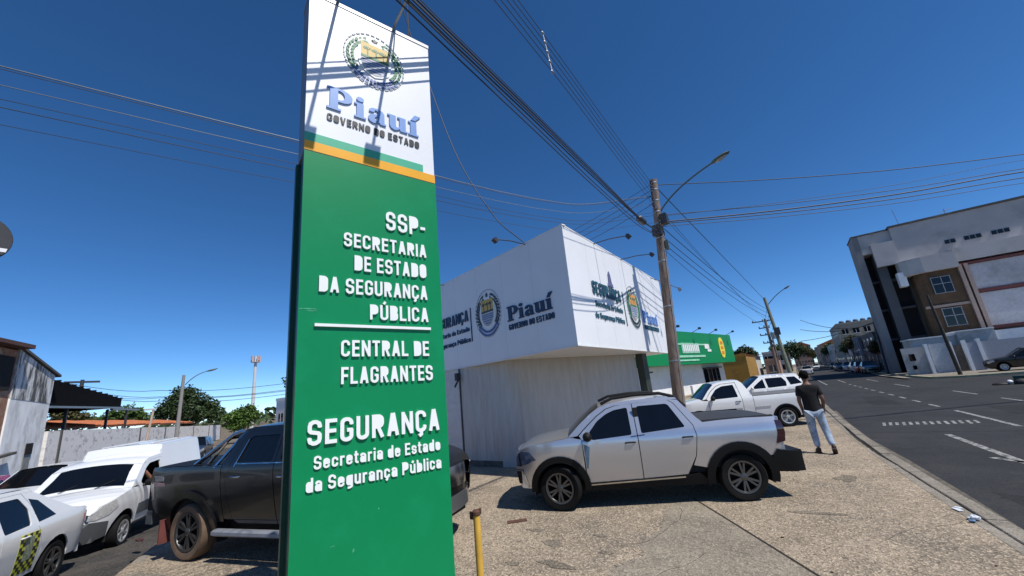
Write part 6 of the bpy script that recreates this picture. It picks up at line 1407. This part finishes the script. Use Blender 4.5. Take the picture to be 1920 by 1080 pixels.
for (a, n_) in ((15.1, 2), (16.5, 3), (18.4, 3), (20.6, 3)):
    for k in range(n_): w_ = tb_('window', (a + .42 * k, 57.94, 12.35), (a + .42 * k + .34, 57.995, 12.75), GLASS)
B = MB(); B.tube([(13.2, 62, 15.5), (13.0, 62, 18.3)], .03, 5); B.tube([(17, 62, 15.5), (17, 62, 17)], .03, 5); B.tube([(16.6, 62, 16.7), (17.6, 62, 16.9)], .03, 5); B.build('roof_aerial', GREYM, tb)
# compound wall and gatehouse
cw = thing('compound_wall', 'pale boundary wall with gate and pilasters before the tall building', 'wall', (12, 50, 0))
def cw_(name, a, b, m): B = MB(); B.bb(a, b); return B.build(name, m, cw)
cw_('wall', (11.9, 50, -.1), (30, 50.25, 2.3), mat('blue_grey_painted_shade', (.32, .34, .38), .9, var=.05)); cw_('wall', (7.9, 50.4, -.1), (9.7, 50.6, 2.35), PALE)  # blue-grey shade of the near face is put into the wall colour
cw_('gate_panel', (9.75, 50.3, 0), (10.9, 50.36, 2.5), mat('gate_light_grey', (.42, .45, .48), .5, .3)); cw_('gate_panel', (10.95, 50.6, 0), (11.85, 50.66, 2.2), DKG)
for x in (9.4, 10.9, 11.75, 12.6): cw_('pilaster', (x, 49.9, -.1), (x + .22, 50.3, 2.55), WHITE)
cw_('window', (8.3, 50.36, 1.2), (8.7, 50.39, 1.8), GLASS); cw_('window', (8.35, 50.36, .45), (8.6, 50.39, .8), GLASS)
gh = thing('gatehouse', 'flat white gatehouse rising behind the pale boundary wall', 'building', (15, 54, 0))
B = MB(); B.bb((9.0, 52, -.1), (12.0, 55.5, 3.05)); B.bb((12.02, 51.6, -.1), (14.3, 55.5, 3.3)); B.build('wall', PALE, gh); B = MB(); B.bb((14.32, 51.8, -.1), (30, 55.5, 3.1)); B.build('annex_wall', WHITE, gh)
B = MB(); B.bb((8.9, 51.9, 3.06), (12.0, 55.6, 3.16)); B.bb((12.02, 51.5, 3.31), (14.31, 55.6, 3.4)); B.build('coping', WHITE, gh)
# low divider near the right edge
td = thing('traffic_divider', 'low dark green and white kerb divider on the avenue at the right edge', 'divider', (10, 32, -.13))
B = MB(); B.prism([(8.9, 32.2), (9.5, 31.8), (16, 31.5), (16, 32.7), (9.4, 32.6)], (0, 0, -.14), (1, 0, 0), (0, 1, 0), (0, 0, 1), .42); B.build('divider_block', mat('dark_teal_paint', (.01, .05, .05), .7), td)
B = MB(); B.ell((8.75, 32.2, .0), (.12, .12, .10), 10, 6); B.build('reflector_nose', WHITE, td, smooth=True); B = MB(); B.ell((8.45, 32.3, -.09), (.35, .25, .10), 10, 6); B.ell((9.1, 32.0, -.05), (.3, .2, .2), 10, 6); B.build('rubber_nose', BLACK, td, smooth=True)

# ================================================================== left side of the side street
def sp(s, k, z): p = K0 + E * s + MN * k; return Vector((p.x, p.y, z))
def strip(B, s0, s1, k0, k1, z0a, z0b, z1a, z1b):
    v = [sp(s0, k0, z0a), sp(s1, k0, z0b), sp(s1, k1, z0b), sp(s0, k1, z0a), sp(s0, k0, z1a), sp(s1, k0, z1b), sp(s1, k1, z1b), sp(s0, k1, z1a)]
    return B.add(v, [(0, 1, 5, 4), (1, 2, 6, 5), (2, 3, 7, 6), (3, 0, 4, 7), (4, 5, 6, 7), (3, 2, 1, 0)])
hw_ = thing('stained_white_house', 'old white house with black mould streaks and bare brick end on the left', 'building', tuple(sp(17, 10, 0)))
strip(MB(), 15.45, 18.45, 8, 15, -.7, -.7, 3.6, 3.45).build('wall', STAINW, hw_)
strip(MB(), 15.45, 18.45, 7.99, 15, 3.602, 3.452, 5.55, 4.72).build('upper_wall', MOULD, hw_)
strip(MB(), 13.2, 15.43, 8.05, 15, -.7, -.7, 5.5, 5.5).build('brick_end', BRICKR, hw_)
strip(MB(), 13.2, 15.2, 7.98, 8.04, 3.9, 3.9, 5.2, 5.2).build('opening', UNDER, hw_)
strip(MB(), 12.6, 15.5, 7.6, 15, 5.52, 5.56, 5.66, 5.72).build('eave', mat('rusty_eave', (.10, .05, .04), .9), hw_)
strip(MB(), 15.5, 18.8, 7.9, 15, 5.56, 4.68, 5.66, 4.78).build('eave', DKG, hw_)
d_o = strip(MB(), 17.1, 17.6, 7.97, 7.995, -.6, -.6, 1.75, 1.75).build('door', mat('grey_door', (.25, .26, .24), .7), hw_)
strip(MB(), 17.1, 17.6, 7.94, 7.965, 1.35, 1.35, 1.8, 1.8).build('door_transom', UNDER, d_o)
strip(MB(), 13.3, 15.3, 7.90, 8.02, 1.05, .9, 1.2, 1.02).build('ledge', DKG, hw_); strip(MB(), 14.2, 15.9, 7.7, 7.9, 1.3, 1.45, 1.4, 1.55).build('awning_bar', DKG, hw_)
# black canopy on posts
cn = thing('dark_canopy', 'sloping black sheet canopy on thin posts between the stained house and the dirty wall', 'canopy', tuple(sp(23, 10, 0)))
B = MB(); v = [sp(18.6, 8.2, 4.62), sp(27.8, 8.2, 3.98), sp(27.8, 12.5, 3.98), sp(18.6, 12.5, 4.62), sp(18.6, 8.2, 3.35), sp(27.8, 8.2, 3.40), sp(27.8, 12.5, 3.4), sp(18.6, 12.5, 3.35)]
B.add(v, [(0, 3, 2, 1), (0, 1, 5, 4), (1, 2, 6, 5), (2, 3, 7, 6)]); B.build('sheeting', mat('black_sheeting', (.006, .006, .006), .9, var=.3, spec=.1), cn)
for k in range(12):
    s = 18.7 + k * .82; zt = 4.62 - .07 * (s - 18.6); MB().tube([sp(s, 8.15, zt + .03), sp(s, 12.5, zt + .03)], .04, 5).build('corrugation', mat('black_sheeting', (.012, .012, .012)), cn)
strip(MB(), 18.6, 27.9, 8.10, 8.18, 3.28, 3.34, 3.38, 3.44).build('edge_beam', GREYM, cn)
for s in (21.9, 27.2, 30.6): strip(MB(), s, s + .12, 8.6, 8.72, -.6, -.6, 3.3, 3.35).build('post', DARKM, cn)
strip(MB(), 27.9, 33.0, 8.6, 8.75, 3.3, 3.3, 3.42, 3.42).build('side_beam', GREYM, cn)
# dirty wall, in panels between pilasters
dw = thing('dirty_white_wall', 'long dirty white boundary wall with dark pilasters along the side street', 'wall', tuple(sp(40, 8, 0)))
seg = [18.7, 20.0, 31.5, 38, 49, 58, 67]
def wt_(s): return 2.22 - .9 * (s - 19.7) / 47
for i, (a, b) in enumerate(zip(seg[:-1], seg[1:])):
    strip(MB(), a + .1, b - .1, 8, 8.2, -.8, -.8, wt_(a) + .02 * (i % 3), wt_(b) + .02 * (i % 2)).build('wall_panel', DIRTYW, dw)
    strip(MB(), b - .08, b + .08, 7.96, 8.24, -.8, -.8, wt_(b) + .05, wt_(b) + .05).build('pilaster', mat('sooty_render', (.10, .09, .08), .9), dw)
sh_ = thing('tile_roofed_shed', 'long low shed with orange clay tile roof behind the dirty white wall', 'building', tuple(sp(40, 12, 0)))
for i in range(8):
    a, b = 20.5 + i * 4.6, 20.5 + (i + 1) * 4.6 - .05; zt = 3.05 - .012 * (a - 20); B = MB()
    v = [sp(a, 9.6, zt - .55), sp(b, 9.6, zt - .58), sp(b, 13, zt + .05), sp(a, 13, zt + .08), sp(a, 9.6, zt - .65), sp(b, 9.6, zt - .68)]; B.add(v, [(0, 1, 2, 3), (0, 4, 5, 1)]); B.build('roof_section', TILE, sh_)
    B = MB()
    for k in range(22): s = a + (b - a) * (k + .5) / 22; B.tube([sp(s, 9.58, zt - .53), sp(s, 13, zt + .09)], .055, 4)
    tag(B.build('roof_tiles', TILE, sh_), kind='stuff')
strip(MB(), 20.5, 57, 9.9, 10.1, -.7, -.7, 2.05, 1.5).build('wall', DKG, sh_)
for s, h in ((38, .5), (47, .5)): strip(MB(), s, s + .5, 12.5, 13, 2.3, 2.3, 2.9, 2.8).build('chimney', PINK, sh_)
# poles on the left
L1 = sight(345, 703, d=45); lp = pole('utility_pole', 'thin grey pole with lamp arm above the dirty white wall on the left', (L1.x - .1, L1.y - .05, -.6), tuple(L1), .17, .11, mat('pole_grey', (.26, .25, .23), .9))
a = sight(347, 722, d=45); streetlamp(lp, a, sight(365, 702, d=45), sight(388, 696, d=45), r=.035, L=.9)
L2 = sight(288, 768, d=29); L2b = sight(272, 836, d=29); tp = thing('leaning_lamp_post', 'short whitish leaning post in front of the tiled shed', 'lamp post', tuple(L2b))
MB().tube([L2b, L2b.lerp(L2, .85), L2], [.07, .05, .045], 8).build('shaft', mat('flaking_post_paint', (.50, .38, .30), .8, var=.2), tp, smooth=True); B = MB(); B.box(L2 + Vector((0, -.15, .02)), (.12, .5, .08)); B.build('lamp_head', PALE, tp)
M1 = sight(480, 668, d=120); mt = thing('telecom_mast', 'tall slim white telecom mast with antenna ring in the distance', 'mast', (M1.x, M1.y, 0))
MB().tube([(M1.x, M1.y, -.5), (M1.x, M1.y, M1.z)], [.45, .30], 10).build('shaft', mat('mast_white', (.55, .55, .56), .6), mt, smooth=True)
B = MB(); B.lathe([(.3, 0), (1.0, 0), (1.0, .12), (.3, .12)], (M1.x, M1.y, M1.z - 1.5), 'Z', 14)
for k in range(6): B.box((M1.x + .95 * cos(k), M1.y + .95 * sin(k), M1.z - .7), (.22, .22, 1.6))
B.build('antenna_ring', mat('mast_pinkish', (.50, .36, .33), .6), mt)
X1 = sight(155, 712, d=80); xp = pole('utility_pole', 'distant pole with a single cross-arm above the black canopy', (X1.x, X1.y, -.5), tuple(X1), .25, .2, DARKM); B = MB(); B.box(X1 - Vector((0, 0, .3)), (.3, 3.4, .25)); B.build('crossarm', DARKM, xp)
for k, (z0, z1) in enumerate([(722, 740), (727, 748), (733, 742), (716, 728)]):
    cable([sight(110, z0, d=78), sight(300, z1 + 4, d=75), sight(560, z1 - 12, d=72)], .035, sag=.3, label=['second', 'lowest', 'third', 'uppermost'][k] + ' faint cable low in the sky behind the black canopy', group='faint cables on the left', n=6)
house('pink_house', 'small pale house with pink wall peeping between the trees and the totem sign', -50, -44, 26, 29.5, 3.25, PINK, n=2, door=False)
house('white_gable_house', 'narrow white house left of the pink one, half hidden by the black pickup', -54, -51.5, 25.5, 28, 3.6, WHITE, n=1, door=False)

# ================================================================== trees
BARK = mat('bark', (.10, .075, .055), .9, var=.3)
def leafm(n, c): 
    m = mat(n, c, .6, var=.35, scale=1.2, spec=.3); return m
LD1 = leafm('foliage_dark', (.035, .060, .018)); LD2 = leafm('foliage_mid', (.06, .105, .022)); LD3 = leafm('foliage_bright', (.085, .15, .028)); LD4 = leafm('foliage_dry', (.075, .07, .025))
def tree(name, label, base, lobes, leaf, n, m, trunk=.18, seed=1, group=None):
    r_ = random.Random(seed); t = thing(name, label, 'tree', tuple(base), group=group); b = Vector(base); tops = [Vector(l[:3]) for l in lobes]; cen = sum(tops, Vector()) / len(tops)
    fork = b.lerp(cen, .45); B = MB(); B.tube([b, b.lerp(fork, .5) + Vector((r_.uniform(-.1, .1), r_.uniform(-.1, .1), 0)), fork], [trunk, trunk * .8, trunk * .6], 8)
    for l in lobes[:7]: B.tube([fork, fork.lerp(Vector(l[:3]), .55) + Vector((0, 0, .1)), l[:3]], [trunk * .5, trunk * .3, trunk * .1], 6)
    B.build('trunk', BARK, t, smooth=True)
    B = MB(); tot = sum(l[3] * l[4] for l in lobes)
    for l in lobes:
        for i in range(int(n * l[3] * l[4] / tot)):
            d = Vector((r_.gauss(0, 1), r_.gauss(0, 1), r_.gauss(0, 1))).normalized(); rad = r_.random() ** .35
            nz = .78 + .35 * sin(d.x * 5 + l[0]) * sin(d.y * 6 + l[1]) * sin(d.z * 5); 
            if r_.random() < .06: rad *= 1.12
            c = Vector((l[0] + d.x * l[3] * rad * nz, l[1] + d.y * l[3] * rad * nz, l[2] + d.z * l[4] * rad * nz))
            u = Vector((r_.gauss(0, 1), r_.gauss(0, 1), r_.gauss(0, .6))).normalized(); v = u.cross(Vector((r_.gauss(0, 1), r_.gauss(0, 1), r_.gauss(0, 1)))).normalized(); s = leaf * r_.uniform(.6, 1.3)
            B.add([c - u * s, c - v * s * .5, c + u * s, c + v * s * .5], [(0, 1, 2, 3)])
    B.build('crown', m, t); return t
def lob(px, py, d, rx, rz): p = sight(px, py, d=d); return (p.x, p.y, p.z, rx, rz)
def gr(px, d, z=-.5): p = sight(px, 800, d=d); return (p.x, p.y, z)
tree('broad_tree', 'broad dark round-crowned tree rising behind the tiled shed', gr(352, 70), [lob(350, 752, 70, 2.6, 2.0), lob(322, 765, 69, 2.0, 1.6), lob(385, 765, 71, 2.2, 1.7), lob(345, 738, 70, 1.7, 1.2), lob(300, 778, 69, 1.3, 1.0), lob(405, 778, 70, 1.5, 1.1), lob(352, 775, 68, 2.6, 1.5)], .20, 9000, LD1, .35, 3)
tree('bright_tree', 'bright green bushy tree right of the dark round one', gr(455, 56), [lob(455, 775, 56, 1.3, .9), lob(435, 782, 56, 1.1, .8), lob(475, 780, 56, 1.0, .8), lob(468, 766, 56, .8, .6), lob(448, 795, 56, 1.6, .9)], .13, 5200, LD3, .2, 4)
tree('low_tree', 'low green tree seen under the black canopy', gr(232, 60), [lob(235, 775, 60, 1.6, 1.0), lob(215, 785, 60, 1.6, .8), lob(255, 784, 60, 1.6, .9), lob(190, 790, 60, 1.5, .6)], .16, 4200, LD2, .2, 5)
tree('low_tree', 'low olive tree beyond the dirty wall near the stained house', gr(140, 62), [lob(140, 785, 62, 1.8, .9), lob(120, 775, 60, 1.3, 1.6), lob(165, 792, 62, 1.6, .7)], .16, 3600, LD4, .2, 6)
tree('half_hidden_tree', 'tree whose leaf tips show just left of the totem sign', gr(585, 34, -.1), [lob(556, 716, 34, 1.0, .8), lob(580, 700, 34, 1.6, 1.2), lob(545, 726, 34, .45, .35), lob(600, 740, 34, 1.3, 1.0)], .12, 3400, LD2, .15, 7)
tree('roadside_tree', 'dark leafy tree left of the avenue above the ochre house', gr(1398, 96, 0), [lob(1396, 658, 96, 2.0, 1.2), lob(1382, 664, 96, 1.5, .9), lob(1410, 664, 96, 1.5, .9)], .2, 3200, LD1, .25, 8)
tree('bend_tree', 'large dark tree at the far bend of the avenue, left of the red clay roof', (2.0, 318, 0), [(-4, 318, 11, 5, 4.2), (0, 318, 13, 5.5, 4.5), (4, 318, 10, 4.5, 4), (-1, 318, 8, 6, 4)], .55, 4200, LD1, .5, 9)
tree('bend_tree', 'smaller olive tree right of the large one at the far bend of the avenue', (8, 300, 0), [(7.5, 300, 8, 3.4, 3.2), (9.5, 300, 6, 3, 2.6)], .45, 1800, LD4, .4, 10)
tree('kerb_tree', 'dark tree before the beige block on the far pavement', (9.0, 110, 0), [(9.2, 110, 4.2, 1.5, 1.5), (9.9, 110, 5.2, 1.3, 1.2)], .2, 2200, LD1, .15, 11)
tree('kerb_tree', 'small dull green tree by the grey shop across the avenue', (9.0, 74, 0), [(9.1, 74, 3.0, .9, .9), (9.5, 74, 3.6, .8, .7)], .14, 1800, LD4, .1, 12)
tree('avenue_tree', 'olive tree over the parked cars before the beige block', (8.8, 99, 0), [(8.9, 99, 4.6, 1.3, 1.2), (9.6, 100, 5.4, 1.2, 1.0)], .18, 1800, LD4, .14, 14)
tree('avenue_tree', 'dark tree far along the right pavement below the red clay roof', (8.6, 165, 0), [(8.8, 165, 5, 2.2, 2.0), (9.8, 165, 6.3, 1.8, 1.6)], .25, 1800, LD1, .22, 15)
tree('left_verge_tree', 'leafy tree behind the crossing-arm pole left of the avenue', (-3.6, 122, 0), [(-3.6, 122, 6.0, 1.8, 1.4), (-2.4, 122, 5.2, 1.3, 1.1)], .22, 2200, LD2, .15, 13)
# far low hills of roofs and trees closing the horizon
B = MB(); rr = random.Random(33)
for i in range(5200):
    a = rr.uniform(radians(80), radians(215)); d = rr.uniform(150, 260); x, y = d * cos(a), d * sin(a)
    if -14 < x < 26: continue
    z = rr.uniform(-.6, 4.2 + 2.4 * sin(a * 23) * sin(a * 9)); s = rr.uniform(.4, 1.1)
    u = Vector((rr.gauss(0, 1), rr.gauss(0, 1), rr.gauss(0, .6))).normalized(); v = u.cross(Vector((rr.gauss(0, 1), rr.gauss(0, 1), rr.gauss(0, 1)))).normalized(); c = Vector((x, y, z))
    B.add([c - u * s * 1.6, c - v * s, c + u * s * 1.6, c + v * s], [(0, 1, 2, 3)])
tag(B.build('distant_greenery', LD1), 'band of distant trees along the horizon', 'greenery', kind='stuff')
